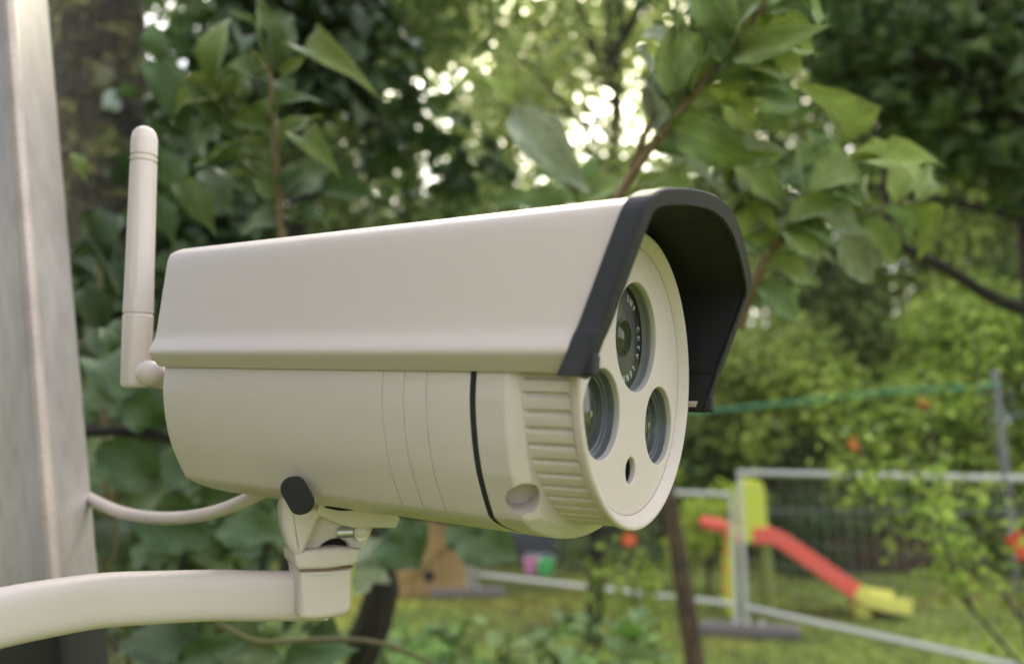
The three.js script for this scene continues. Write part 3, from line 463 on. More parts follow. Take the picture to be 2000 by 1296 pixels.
{ // pails, box and planter
  const pail = (px, py, col, label) => { const p = thing('pail', label, 'pail', ground(px, py)); part('body', new THREE.LatheGeometry([[.001, 0], [.085, 0], [.10, .02], [.125, .21], [.133, .225], [.12, .225], [.095, .03], [.001, .025]].map(a => new THREE.Vector2(...a)), 28), std(col, .4), p); const t = new THREE.TorusGeometry(.12, .006, 8, 24, Math.PI); t.rotateX(-.9); t.translate(0, .215, 0); part('handle', t, std(lin(.7, .7, .7), .5), p); };
  pail(1040, 1122, lin(.75, .28, .52), 'pink toy pail on the lawn below the camera'); pail(1066, 1124, lin(.10, .55, .16), 'green toy pail on the lawn beside the pink one');
  const b = thing('storage_box', 'dark grey garden storage box behind the toy pails', 'box', ground(1035, 1098)); part('chest', box(1.0, .42, .5, .03).translate(0, .25, 0), std(lin(.05, .055, .065), .6), b); part('lid', box(1.06, .06, .56, .02).translate(0, .49, 0), std(lin(.09, .095, .11), .5), b); for (const x of [-.4, .4]) part('foot', box(.08, .06, .4, .01).translate(x, .03, 0), M.rubber, b);
  const p = thing('raised_bed', 'brown timber raised garden bed at the lawn edge behind the slide', 'planter', ground(1705, 1112)); const tim = [0, 1, 2].map(k => std(lin(.28 + .05 * k, .19 + .035 * k, .135 + .03 * k), .9, { map: barkTex }));
  for (const z of [.35, -.35]) for (let k = 0; k < 3; k++) for (let j = 0; j < 2; j++) part('plank', box(.84, .165, .05, .012).translate(-.43 + j * .86, .13 + k * .172, z), tim[(k + j) % 3], p);
  for (const x of [-.86, 0, .86]) for (const z of [.385, -.385]) part('stake', box(.06, .6, .04, .01).translate(x, .30, z), tim[0], p);
  part('soil', box(1.68, .03, .64, .005).translate(0, .5, 0), std(lin(.05, .035, .025), .95), p); part('base_board', box(1.8, .05, .80, .01).translate(0, .022, 0), M.rubber, p);
  // shed with a pale tiled roof
  const s = thing('garden_shed', 'brown garden shed with pale pink tiled roof half hidden by the hedge', 'shed', V(3.9, 0, -15.4)); part('wall', box(2.4, 2.3, 1.8, .01).translate(0, 1.15, 0), std(lin(.045, .028, .02), .9), s);
  const boards = std(lin(.16, .07, .05), .8); for (let k = 0; k < 9; k++) part('plank', box(.25, 2.2, .03, .008).translate(-1.07 + k * .267, 1.12, .915), k === 2 ? std(lin(.26, .075, .05), .8) : boards, s);
  const tl = std(lin(.55, .40, .35), .8); for (let r = 0; r < 5; r++) for (let k = 0; k < 10; k++) part('tile', moved(box(.285, .03, .36, .01), -1.3 + k * .288, 2.44 + r * .13, 1.12 - r * .29, .42), tl, s);
  const gp = thing('metal_post', 'thin grey metal post at the right edge beside the green cord', 'post', ground(1990, 1150).multiply(V(.93, 1, .93)).setY(0)); part('tube', bar(V(0, 0, 0), V(0, 2.75, 0), .045, 14), std(lin(.16, .17, .17), .6), gp); part('cap', new THREE.SphereGeometry(.05, 14, 8).translate(0, 2.75, 0), std(lin(.2, .2, .2), .6), gp);
  const c0 = gp.position.clone().setY(2.62), c1 = at(1335, 806, 10.4); const pts = spline([c0, at(1900, 757, 8.6), at(1760, 764, 9), at(1600, 780, 9.6), at(1450, 796, 10), c1, at(1150, 820, 11)], 40);
  tag(part('green_cord', tube(pts, .02, 8, 60), std(lin(.03, .22, .13), .6), scene), 'green cord strung in front of the hedge above the slide', 'cord');
}

{ // wall added out of view on the left to shade the camera; arm meets it
  const w = thing('added_shading_wall', 'brown timber wall added out of view to shade the camera, meeting the bracket arm', 'wall', V(-.32, 0, -.08)); const m = [0, 1, 2].map(k => std(lin(.17 + .02 * k, .135 + .016 * k, .11 + .012 * k), .8, { map: barkTex }));
  part('core', box(.10, 3.0, .38, .005).translate(-.06, 1.5, 0), m[0], w); for (let k = 0; k < 18; k++) part('plank', box(.022, .160, .38, .004).translate(0, .085 + k * .167, 0), m[k % 3], w);
}
// ───────────────────────── trees and plants ─────────────────────────
const UP = V(0, 1, 0);
// scattered foliage of one crown: clumps [x,y,z,rx,ry,rz], leaves lie near the clump surface, denser outside
function foliage(parent, clumps, count, size, palette, seed, { name = 'crown', gap = null, mat = LCROWN, up = .55, geo = LEAFSMALL, shape = .62 } = {}) {
  const r = rngOf(seed), tot = clumps.reduce((a, c) => a + c[3] * c[4] * c[5] ** .5, 0), m = new THREE.Matrix4(), c = new THREE.Color(), list = geo.map(() => []);
  const n = noise3(seed + 9);
  for (const k of clumps) {
    const N = Math.round(count * k[3] * k[4] * k[5] ** .5 / tot), tone = .8 + .4 * r();
    for (let i = 0; i < N; i++) {
      const u = r() * 2 - 1, a = r() * 6.2832, rad = Math.pow(r(), .45) * (1 + .18 * (r() - .5)), s = Math.sqrt(1 - u * u), d = V(s * Math.cos(a), u, s * Math.sin(a));
      const p = V(k[0] + d.x * k[3] * rad, k[1] + d.y * k[4] * rad, k[2] + d.z * k[5] * rad);
      if (n(p.x * 2.2 / size * .06 + 50, p.y * 2.2 / size * .06 + 50, p.z * 2.2 / size * .06 + 50) < .27) continue;   // twigs without leaves: gaps
      if (gap && gap(p, r)) continue;
      const nrm = d.multiplyScalar(.6).addScaledVector(UP, up).add(V(r() - .5, r() - .5, r() - .5).multiplyScalar(1.3)).normalize();
      const tip = V(r() - .5, -.35 * r(), r() - .5); tip.addScaledVector(nrm, -tip.dot(nrm)).normalize();
      const L = size * (.65 + .7 * r()); m.makeBasis(tip.clone().cross(nrm).multiplyScalar(L * shape), tip.multiplyScalar(L), nrm.multiplyScalar(L)).setPosition(p);
      const q = palette[Math.floor(r() * palette.length)], v = tone * (.75 + .5 * r()); list[Math.floor(r() * list.length)].push([m.clone(), q.map(x => x * v)]);
    }
  }
  list.forEach((L, j) => { const im = new THREE.InstancedMesh(geo[j], mat, L.length); L.forEach(([a, b], i) => { im.setMatrixAt(i, a); im.setColorAt(i, c.setRGB(...b)); }); im.name = name; im.userData.kind = 'stuff'; im.castShadow = im.receiveShadow = true; parent.add(im); });
}
function limbs(t, trunkPts, radii, ends, mat, seg = 9) { part('trunk', tube(trunkPts, radii, seg, 20), mat, t); for (const e of ends) part('limb', tube(e.p, e.r, 7, 10), mat, t); }
function tree(name, label, pos, h, r0, clumps, count, size, palette, seed, opt = {}) {
  const t = thing(name, label, 'tree', pos, opt.group), r = rngOf(seed + 1), lean = [(r() - .5) * .12 * h, (r() - .5) * .12 * h];
  const tp = [V(0, -.05, 0), V(lean[0] * .3, h * .35, lean[1] * .3), V(lean[0] * .7, h * .7, lean[1] * .7), V(lean[0], h * .95, lean[1])];
  const ends = clumps.map(c => { const k = .35 + .4 * r(), o = V(lean[0] * k, Math.min(h * .8, Math.max(h * .25, c[1] - .6 * c[4] - .3)), lean[1] * k); return { p: [o, V((o.x + c[0]) / 2, (o.y + c[1]) / 2 + .1, (o.z + c[2]) / 2), V(c[0], c[1] + c[4] * .3, c[2])], r: [r0 * .42, r0 * .25, r0 * .08] }; });
  limbs(t, tp, [r0 * 1.25, r0, r0 * .75, r0 * .3], ends, opt.bark ?? M.barkDark);
  foliage(t, clumps, count, size, palette, seed, opt); return t;
}
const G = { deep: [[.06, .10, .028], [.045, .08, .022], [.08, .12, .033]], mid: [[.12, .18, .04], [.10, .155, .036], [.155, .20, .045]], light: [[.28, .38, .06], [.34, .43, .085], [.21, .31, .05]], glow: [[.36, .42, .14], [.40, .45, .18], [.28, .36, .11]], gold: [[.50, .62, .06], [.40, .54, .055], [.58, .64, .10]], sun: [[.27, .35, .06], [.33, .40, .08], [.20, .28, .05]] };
const blobs = (r, n, cx, cy, cz, sx, sy, sz, r0, r1) => Array.from({ length: n }, () => { const k = r0 + (r1 - r0) * r(); return [cx + (r() * 2 - 1) * sx, cy + (r() * 2 - 1) * sy, cz + (r() * 2 - 1) * sz, k, k * .85, k]; });
{
  const r = rngOf(2024);
  // far wood closing the view: tall trees one by one
  const far = [[-11, -17, 13], [-6.5, -19, 15], [-2.6, -20, 16.5], [2.4, -21, 17], [5.2, -20, 16.5], [9.2, -18, 15], [13.5, -17, 13.5], [17.5, -15, 13], [-.7, -25, 19.5]];
  const farL = ['tall dark tree at the far left of the wood behind the post', 'tall tree in the far wood above the antenna', 'tall tree in the far wood with sky glinting through, above the shield', 'thin crowned tall tree in front of the bright sky glow', 'tall tree in the far wood above the visor', 'tall broad tree of the far wood, upper right', 'tall dark tree of the far wood behind the hedge end', 'tall dark tree at the far right edge of the wood', 'tallest tree, farthest back, with the bright sky glow behind it'];
  far.forEach(([x, z, h], i) => {
    const cl = blobs(r, 30, 0, h * .52, 0, 2.7, h * .44, 1.6, 1.5, 2.3); const thin = i === 8 ? .6 : i === 3 ? .5 : i === 2 ? .68 : i === 4 ? .72 : 1.1;
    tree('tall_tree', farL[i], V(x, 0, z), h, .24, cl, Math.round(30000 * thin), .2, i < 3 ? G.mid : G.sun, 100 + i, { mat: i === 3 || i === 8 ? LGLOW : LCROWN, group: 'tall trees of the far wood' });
  });
  // hedge row of bushy trees along the garden's end
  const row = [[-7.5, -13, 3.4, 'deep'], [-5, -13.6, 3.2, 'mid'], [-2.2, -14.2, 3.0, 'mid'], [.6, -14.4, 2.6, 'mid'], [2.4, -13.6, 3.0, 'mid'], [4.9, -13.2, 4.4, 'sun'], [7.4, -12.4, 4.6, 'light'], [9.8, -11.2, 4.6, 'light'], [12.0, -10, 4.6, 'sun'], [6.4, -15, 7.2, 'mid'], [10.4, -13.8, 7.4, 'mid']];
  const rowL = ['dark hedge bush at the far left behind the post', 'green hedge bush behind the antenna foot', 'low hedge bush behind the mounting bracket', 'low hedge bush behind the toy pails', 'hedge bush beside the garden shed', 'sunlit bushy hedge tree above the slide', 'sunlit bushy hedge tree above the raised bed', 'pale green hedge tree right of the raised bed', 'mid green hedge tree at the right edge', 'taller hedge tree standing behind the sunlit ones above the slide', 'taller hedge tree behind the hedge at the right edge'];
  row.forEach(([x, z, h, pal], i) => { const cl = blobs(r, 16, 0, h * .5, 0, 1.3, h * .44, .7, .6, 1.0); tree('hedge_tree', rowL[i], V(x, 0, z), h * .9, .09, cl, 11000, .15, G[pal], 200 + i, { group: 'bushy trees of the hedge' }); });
  // undergrowth in front of the hedge
  const low = [[5.0, -11.9, .9, 'mid', 'leafy bush growing over the raised bed, left part'], [6.2, -12, 1.1, 'light', 'leafy bush growing over the raised bed, right part'], [7.6, -11, 1.2, 'mid', 'low bush right of the raised bed'], [3.9, -11.6, 1.0, 'deep', 'dark bush behind the slide chute'], [9.2, -9.6, 1.4, 'mid', 'bush at the right edge of the lawn'], [1.6, -12, .9, 'mid', 'bush behind the slide handle'], [-.9, -12, .9, 'deep', 'dark bush behind the wooden hut'], [3.4, -13.4, 2.5, 'mid', 'tall bush in front of the garden shed'], [4.7, -12.6, 2.2, 'deep', 'dark tall bush right of the garden shed']];
  for (const [x, z, h, pal, lab] of low) { const b = thing('garden_bush', lab, 'bush', V(x, 0, z)); for (let k = 0; k < 5; k++) part('stem', tube([V(0, 0, 0), V((r() - .5) * .4, h * .5, (r() - .5) * .4), V((r() - .5) * 1.1, h, (r() - .5) * .7)], [.015, .006], 6, 8), M.barkDark, b); foliage(b, blobs(r, 9, 0, h * .55, 0, .6, h * .38, .4, .25, .45), 1700, .08, G[pal], 300 + Math.round(x * 10)); }
  { // golden shrub by the slide
    const p = ground(1385, 1172).multiply(V(1.04, 1, 1.04)), b = thing('golden_shrub', 'bright yellow-green shrub left of the slide tower', 'shrub', p.setY(0)); part('stem', tube([V(0, 0, 0), V(.02, .4, 0), V(0, .9, 0)], [.03, .018], 8, 8), M.barkDark, b); for (let k = 0; k < 4; k++) part('stem', tube([V(0, .2, 0), V((r() - .5) * .3, .6, (r() - .5) * .3), V((r() - .5) * .6, 1.1, (r() - .5) * .4)], [.014, .005], 6, 8), M.barkDark, b);
    foliage(b, blobs(r, 12, -.05, .95, 0, .38, .48, .25, .16, .28), 3600, .085, G.gold, 401);
  }
  // near canopy trees
  const eyeLine = p => { const q = p.clone().sub(EYE); return q; };
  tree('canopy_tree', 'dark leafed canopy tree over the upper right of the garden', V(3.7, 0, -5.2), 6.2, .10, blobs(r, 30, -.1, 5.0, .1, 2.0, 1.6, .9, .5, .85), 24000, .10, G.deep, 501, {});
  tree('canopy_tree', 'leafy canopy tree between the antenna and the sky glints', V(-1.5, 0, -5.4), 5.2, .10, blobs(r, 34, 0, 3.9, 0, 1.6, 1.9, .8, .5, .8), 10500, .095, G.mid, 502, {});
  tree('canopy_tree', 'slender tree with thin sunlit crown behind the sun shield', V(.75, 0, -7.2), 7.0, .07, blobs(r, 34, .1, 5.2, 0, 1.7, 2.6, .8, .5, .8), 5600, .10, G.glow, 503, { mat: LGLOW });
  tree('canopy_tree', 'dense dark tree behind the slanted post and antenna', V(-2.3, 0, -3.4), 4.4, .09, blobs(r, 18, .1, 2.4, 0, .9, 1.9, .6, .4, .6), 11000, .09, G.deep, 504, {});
}
{
  const base = at(2080, 420, 2.5).setY(0), t = thing('bare_limbed_tree', 'tree with dark bent limb reaching in from the right edge', 'tree', base), L = (px, py, d) => at(px, py, d).sub(base), r = rngOf(515);
  part('trunk', tube([V(0, -.05, 0), L(2100, 900, 2.5), L(2090, 400, 2.5), L(2060, -100, 2.5)], [.10, .085, .075, .05], 12, 24), M.barkDark, t);
  part('limb', tube([L(2090, 620, 2.5), L(1960, 590, 2.45), L(1850, 525, 2.4), L(1750, 468, 2.4), L(1732, 400, 2.42), L(1728, 320, 2.45), L(1690, 200, 2.5)], [.032, .025, .020, .018, .015, .012, .006], 10, 30), M.barkDark, t);
  part('limb', tube([L(2080, 330, 2.5), L(1940, 200, 2.5), L(1800, 120, 2.5), L(1640, 90, 2.6)], [.035, .024, .015, .006], 10, 20), M.barkDark, t);
  foliage(t, [[1870, 90, .36, .20], [1980, 250, .3, .26], [1760, 190, .26, .16], [1650, 60, .26, .2], [1900, 160, .2, .16]].map(([x, y, a, b]) => [...L(x, y, 2.6).toArray(), a, b, .25]), 1000, .085, G.deep, 516, { geo: LEAF.slice(0, 3) });
}
// mossy trunk at the upper left with its leaves
{
  const base = at(215, 250, 1.75).setY(0), t = thing('mossy_tree', 'mossy grey tree trunk behind the antenna, with dark leaves', 'tree', base), L = (px, py, d) => at(px, py, d).sub(base);
  part('trunk', tube([V(.02, -.05, .02), L(235, 900, 1.75), L(215, 500, 1.75), L(198, 200, 1.77), L(190, -60, 1.8), L(185, -400, 1.9)], [.14, .125, .115, .105, .105, .095], 20, 40), M.bark, t);
  const r = rngOf(9); const moss = std(lin(.075, .085, .03), 1), lich = std(lin(.24, .28, .25), .95);
  const patch = (px, py, d, s, m, nm) => { const g = new THREE.SphereGeometry(s, 12, 8); g.scale(1, 1.15, .25); const p = L(px, py, d); g.translate(p.x, p.y, p.z); part(nm, g, m, t); };
  patch(216, 192, 1.673, .019, lich, 'lichen'); patch(226, 206, 1.674, .013, lich, 'lichen'); patch(208, 204, 1.675, .011, lich, 'lichen'); for (let k = 0; k < 14; k++) patch(130 + 110 * r(), 40 + 330 * r(), 1.675 + .015 * r(), .008 + .018 * r(), k % 3 ? moss : std(lin(.10, .10, .06), 1), 'moss');
  part('limb', tube([L(205, -60, 1.8), L(420, -160, 1.6), L(700, -200, 1.5)], [.05, .03, .012], 8, 12), M.bark, t);
  foliage(t, [[...L(420, 330, 1.55).toArray(), .16, .30, .14], [...L(330, 560, 1.5).toArray(), .16, .16, .14], [...L(620, 380, 1.7).toArray(), .22, .2, .16], [...L(240, 640, 1.4).toArray(), .14, .14, .12], [...L(820, 330, 1.9).toArray(), .2, .16, .14], [...L(560, 60, 1.8).toArray(), .24, .24, .14], [...L(620, 120, 1.8).toArray(), .24, .2, .16], [...L(500, 480, 1.6).toArray(), .24, .12, .14]], 1500, .075, [[.07, .12, .05], [.05, .09, .035], [.095, .15, .055]], 601, { geo: LEAF.slice(0, 4), mat: leafMat(1, 1, 1, .3, .55) });
}
// young tree whose stem stands right of the front glass
{
  const base = at(1356, 1296, 2.6).setY(0).add(V(.03, 0, .05)), t = thing('young_tree', 'thin young tree with a bare brown stem right of the camera front', 'tree', base), L = (px, py, d) => at(px, py, d).sub(base);
  part('trunk', tube([V(0, -.03, 0), L(1362, 1330, 2.6), L(1340, 1180, 2.66), L(1322, 1060, 2.72), L(1300, 950, 2.78), L(1290, 760, 2.9), L(1300, 520, 3.0)], [.046, .040, .037, .034, .031, .025, .012], 12, 40), std(lin(.30, .22, .16), .95, { map: barkTex }), t);
  foliage(t, [[...L(1290, 480, 3.0).toArray(), .35, .22, .3]], 260, .08, G.mid, 620, { geo: LEAF.slice(0, 3) });
}
// right sprig: branch with single leaves
function faceTo(p, k = .5) { return EYE.clone().sub(p).normalize().multiplyScalar(1 - k).addScaledVector(UP, k).normalize(); }
function sprig(t, list, seed, mats = LG) {
  const r = rngOf(seed), O = t.position;
  for (const [x0, y0, x1, y1, w, d, mk = 0, roll = 0, gk = 0, dd = 0, kk = .45] of list) {
    const a = at(x0, y0, d), b = at(x1, y1, d + dd); leaf(t, a, b, 1.02 * w / 1450 * d, faceTo(a, kk), roll, LEAF[gk], mats[mk], O);
  }
}
function leavesAlong(t, pts, n, len, seed, mats, from = .25) {
  const c = new THREE.CatmullRomCurve3(pts), r = rngOf(seed), O = t.position;
  for (let i = 0; i < n; i++) {
    const k = from + (1 - from) * (i + .6 * r()) / n, P = c.getPointAt(Math.min(.995, k)).add(O), T = c.getTangentAt(Math.min(.995, k)), away = P.clone().sub(EYE).normalize();
    const s = T.clone().cross(away).normalize().multiplyScalar(i % 2 ? 1 : -1), d = T.multiplyScalar(.25 + .5 * r()).addScaledVector(s, .6 + .4 * r()).addScaledVector(away, .15 + .5 * r()).add(V(0, -.25 * r(), 0)).normalize(), L = len * (.65 + .6 * r());
    leaf(t, P, P.clone().addScaledVector(d, L), L * (.36 + .12 * r()), faceTo(P, .2 + .5 * r()), (r() - .5) * 1.1, LEAF[Math.floor(r() * 6)], mats[Math.floor(r() * mats.length)], O);
  }
}
{
  const base = at(1215, 375, .50), t = thing('leafy_branch', 'leafy brown branch rising behind the visor, upper right', 'branch', base), L = (px, py, d) => at(px, py, d).sub(base);
  part('stem', tube([L(1120, 640, .52), L(1160, 480, .51), L(1215, 375, .50), L(1262, 300, .49), L(1310, 240, .48), L(1400, 130, .47), L(1452, 75, .46), L(1500, -10, .45)], [.0042, .0039, .0036, .0034, .0032, .0027, .0021, .0012], 10, 50), M.twig, t);
  part('twig', tube([L(1235, 330, .495), L(1262, 255, .485), L(1300, 195, .475), L(1306, 175, .47)], [.0024, .0020, .0014], 8, 16), M.twig, t);
  part('twig', tube([L(1350, 190, .478), L(1330, 120, .47)], [.0022, .0012], 8, 10), M.twig, t);
  sprig(t, [[1303, 190, 1330, 28, 74, .47, 0, .25, 0], [1352, 172, 1388, 40, 62, .468, 5, -.5, 3, -.01], [1405, 122, 1500, -40, 105, .465, 0, -.2, 0], [1440, 92, 1622, 52, 62, .46, 0, .9, 2, -.02], [1400, 128, 1482, 100, 48, .472, 3, -.4, 1, .02], [1448, 128, 1540, 190, 56, .475, 4, .3, 1], [1455, 182, 1572, 216, 62, .485, 4, .2, 0], [1268, 252, 1228, 142, 62, .482, 3, .9, 2, -.02], [1345, 385, 1245, 352, 80, .52, 0, .1, 0], [1330, 60, 1280, 42, 26, .465, 5, .5, 2], [1420, 70, 1370, -40, 60, .47, 4, .4, 1], [1360, 140, 1440, 175, 44, .49, 4, -.6, 4, .03], [1290, 250, 1330, 330, 50, .50, 4, .5, 1, .03], [1385, 150, 1330, 210, 60, .49, 4, .2, 0, .03], [1420, 110, 1490, 60, 60, .475, 5, -.2, 3], [1400, 130, 1350, -20, 70, .48, 4, .1, 1, .02], [1445, 90, 1500, 130, 50, .48, 0, .3, 0, .02], [1320, 225, 1420, 260, 60, .50, 4, .1, 0, .04], [1460, 70, 1450, -40, 70, .47, 5, .4, 4], [1340, 205, 1260, 60, 60, .51, 3, .3, 1, .04], [1480, 30, 1560, 10, 60, .46, 4, .2, 1]], 1);
  leavesAlong(t, [L(1215, 375, .50), L(1262, 300, .49), L(1310, 240, .48), L(1400, 130, .47), L(1500, -10, .45)], 13, .058, 61, LG, .2);
}
{
  const base = at(1545, 440, .56), t = thing('leafy_branch', 'bright green leafy branch right of the visor', 'branch', base, null), L = (px, py, d) => at(px, py, d).sub(base);
  part('stem', tube([L(1440, 640, .6), L(1490, 520, .58), L(1545, 440, .56), L(1600, 375, .55), L(1668, 318, .54)], [.005, .0044, .004, .0034, .002], 10, 36), M.twig, t);
  part('twig', tube([L(1470, 560, .59), L(1420, 420, .58), L(1438, 300, .56), L(1468, 205, .55)], [.0032, .0026, .002, .0014], 8, 24), M.twig, t);
  part('twig', tube([L(1600, 375, .55), L(1638, 290, .545), L(1650, 262, .54)], [.0022, .0016, .001], 8, 12), M.twigGreen, t);
  sprig(t, [[1640, 290, 1558, 160, 56, .54, 5, .5, 4, -.01], [1672, 315, 1848, 326, 66, .53, 5, .35, 1, -.02], [1668, 316, 1578, 372, 92, .53, 0, -.1, 0, 0, .3], [1430, 298, 1528, 420, 66, .56, 0, .3, 1], [1436, 276, 1542, 300, 48, .56, 3, 1.0, 2], [1538, 432, 1658, 402, 66, .55, 0, .2, 0], [1648, 262, 1722, 212, 54, .55, 4, -.3, 0], [1600, 300, 1580, 248, 40, .55, 4, .5, 1], [1520, 440, 1600, 520, 70, .56, 0, .1, 1], [1500, 500, 1455, 400, 60, .57, 3, .6, 0, .03], [1556, 430, 1470, 380, 56, .565, 3, .4, 0, .02], [1560, 430, 1620, 470, 46, .56, 2, -.3, 1], [1490, 520, 1590, 560, 70, .575, 0, 0, 0], [1480, 545, 1560, 640, 62, .585, 4, .3, 1], [1425, 420, 1480, 350, 50, .58, 4, .2, 3], [1440, 300, 1395, 225, 40, .565, 3, -.3, 0], [1438, 320, 1390, 350, 44, .575, 4, .3, 1], [1640, 340, 1690, 380, 40, .55, 3, .4, 1], [1590, 385, 1500, 330, 66, .565, 4, .2, 0, .03], [1500, 500, 1400, 470, 60, .6, 4, .2, 0, .03], [1600, 380, 1690, 440, 56, .57, 4, .2, 3, .03], [1460, 590, 1560, 600, 70, .6, 4, .1, 0], [1440, 380, 1370, 290, 56, .6, 4, .2, 1, .03], [1470, 215, 1420, 150, 50, .57, 4, .3, 0, .03], [1650, 320, 1600, 440, 60, .57, 4, .1, 1, .03]], 2);
  leavesAlong(t, [L(1490, 520, .58), L(1545, 440, .56), L(1600, 375, .55), L(1668, 318, .54)], 9, .062, 62, LG, .05); leavesAlong(t, [L(1470, 560, .59), L(1420, 420, .58), L(1438, 300, .56), L(1468, 205, .55)], 10, .055, 63, LG, .2);
  part('twig', tube([L(1545, 440, .57), L(1640, 430, .585), L(1740, 400, .6), L(1800, 390, .61)], [.0024, .0016, .0008], 8, 14), M.twigGreen, t); leavesAlong(t, [L(1545, 440, .57), L(1640, 430, .585), L(1740, 400, .6), L(1800, 390, .61)], 8, .052, 64, LG, .3);
}
{ // pale big leaf and its shoot behind the shield
  const base = at(1130, 400, .74), t = thing('leafy_shoot', 'hazy grey-green shoot with one big leaf behind the sun shield', 'branch', base), L = (px, py, d) => at(px, py, d).sub(base);
  part('stem', tube([L(1180, 640, .76), L(1140, 470, .74), L(1128, 390, .74), L(1120, 330, .74)], [.003, .0024, .0018, .001], 8, 20), M.twigGreen, t);
  sprig(t, [[1000, 212, 1150, 380, 88, .72, 3, .2, 0, 0, .3], [1130, 400, 1225, 350, 60, .74, 0, .2, 0], [1128, 400, 1050, 330, 60, .76, 4, .2, 1], [1135, 430, 1230, 420, 60, .76, 2, .3, 1], [1126, 390, 1170, 300, 50, .75, 4, .4, 0], [1140, 470, 1020, 440, 80, .77, 0, 0, 1], [1000, 212, 900, 150, 60, .8, 5, .3, 0], [1110, 430, 960, 390, 70, .8, 4, -.2, 0]], 3);
  part('twig', tube([L(1128, 390, .74), L(1060, 280, .73), L(1000, 212, .72)], [.0014, .001], 7, 12), M.twigGreen, t);
}
{ // left sprig
  const base = at(545, 460, .62), t = thing('leafy_shoot', 'upright leafy shoot between the antenna and the shield top', 'branch', base), L = (px, py, d) => at(px, py, d).sub(base);
  part('stem', tube([L(560, 640, .64), L(552, 480, .63), L(546, 400, .62), L(538, 300, .61), L(530, 190, .60), L(527, 140, .60), L(522, 100, .6)], [.0040, .0036, .0034, .0030, .0026, .0022, .0014], 9, 40), M.twig, t);
  part('twig', tube([L(560, 470, .63), L(520, 330, .63), L(495, 280, .64), L(460, 210, .645), L(400, 140, .65)], [.0024, .0018, .001], 8, 24), M.twigGreen, t);
  part('twig', tube([L(546, 320, .615), L(580, 290, .61), L(600, 262, .605)], [.0014, .0009], 7, 10), M.twigGreen, t);
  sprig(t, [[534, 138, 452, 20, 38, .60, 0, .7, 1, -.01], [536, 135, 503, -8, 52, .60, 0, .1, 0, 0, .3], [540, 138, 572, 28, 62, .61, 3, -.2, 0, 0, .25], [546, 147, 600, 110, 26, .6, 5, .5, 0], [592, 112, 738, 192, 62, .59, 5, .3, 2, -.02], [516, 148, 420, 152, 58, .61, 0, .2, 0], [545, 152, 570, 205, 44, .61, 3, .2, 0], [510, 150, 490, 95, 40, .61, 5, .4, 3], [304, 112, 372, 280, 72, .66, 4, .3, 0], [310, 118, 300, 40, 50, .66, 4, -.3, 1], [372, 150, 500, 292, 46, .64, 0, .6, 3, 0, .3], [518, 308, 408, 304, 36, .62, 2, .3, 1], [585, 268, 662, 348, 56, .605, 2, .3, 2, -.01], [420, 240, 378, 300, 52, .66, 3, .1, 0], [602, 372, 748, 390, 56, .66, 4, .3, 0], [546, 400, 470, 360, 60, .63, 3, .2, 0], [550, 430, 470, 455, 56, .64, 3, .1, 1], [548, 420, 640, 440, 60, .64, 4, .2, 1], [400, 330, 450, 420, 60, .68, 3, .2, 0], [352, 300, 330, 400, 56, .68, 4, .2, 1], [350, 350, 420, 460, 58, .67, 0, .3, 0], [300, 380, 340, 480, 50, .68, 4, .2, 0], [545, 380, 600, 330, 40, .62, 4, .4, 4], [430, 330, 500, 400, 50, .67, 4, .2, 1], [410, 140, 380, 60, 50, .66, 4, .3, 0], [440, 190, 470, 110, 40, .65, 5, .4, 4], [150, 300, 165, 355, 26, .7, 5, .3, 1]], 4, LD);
  leavesAlong(t, [L(552, 480, .63), L(546, 400, .62), L(538, 300, .61), L(530, 190, .60)], 7, .05, 65, LD, .1); leavesAlong(t, [L(560, 470, .63), L(520, 330, .63), L(460, 210, .645), L(400, 140, .65)], 9, .055, 66, LD, .2);
}
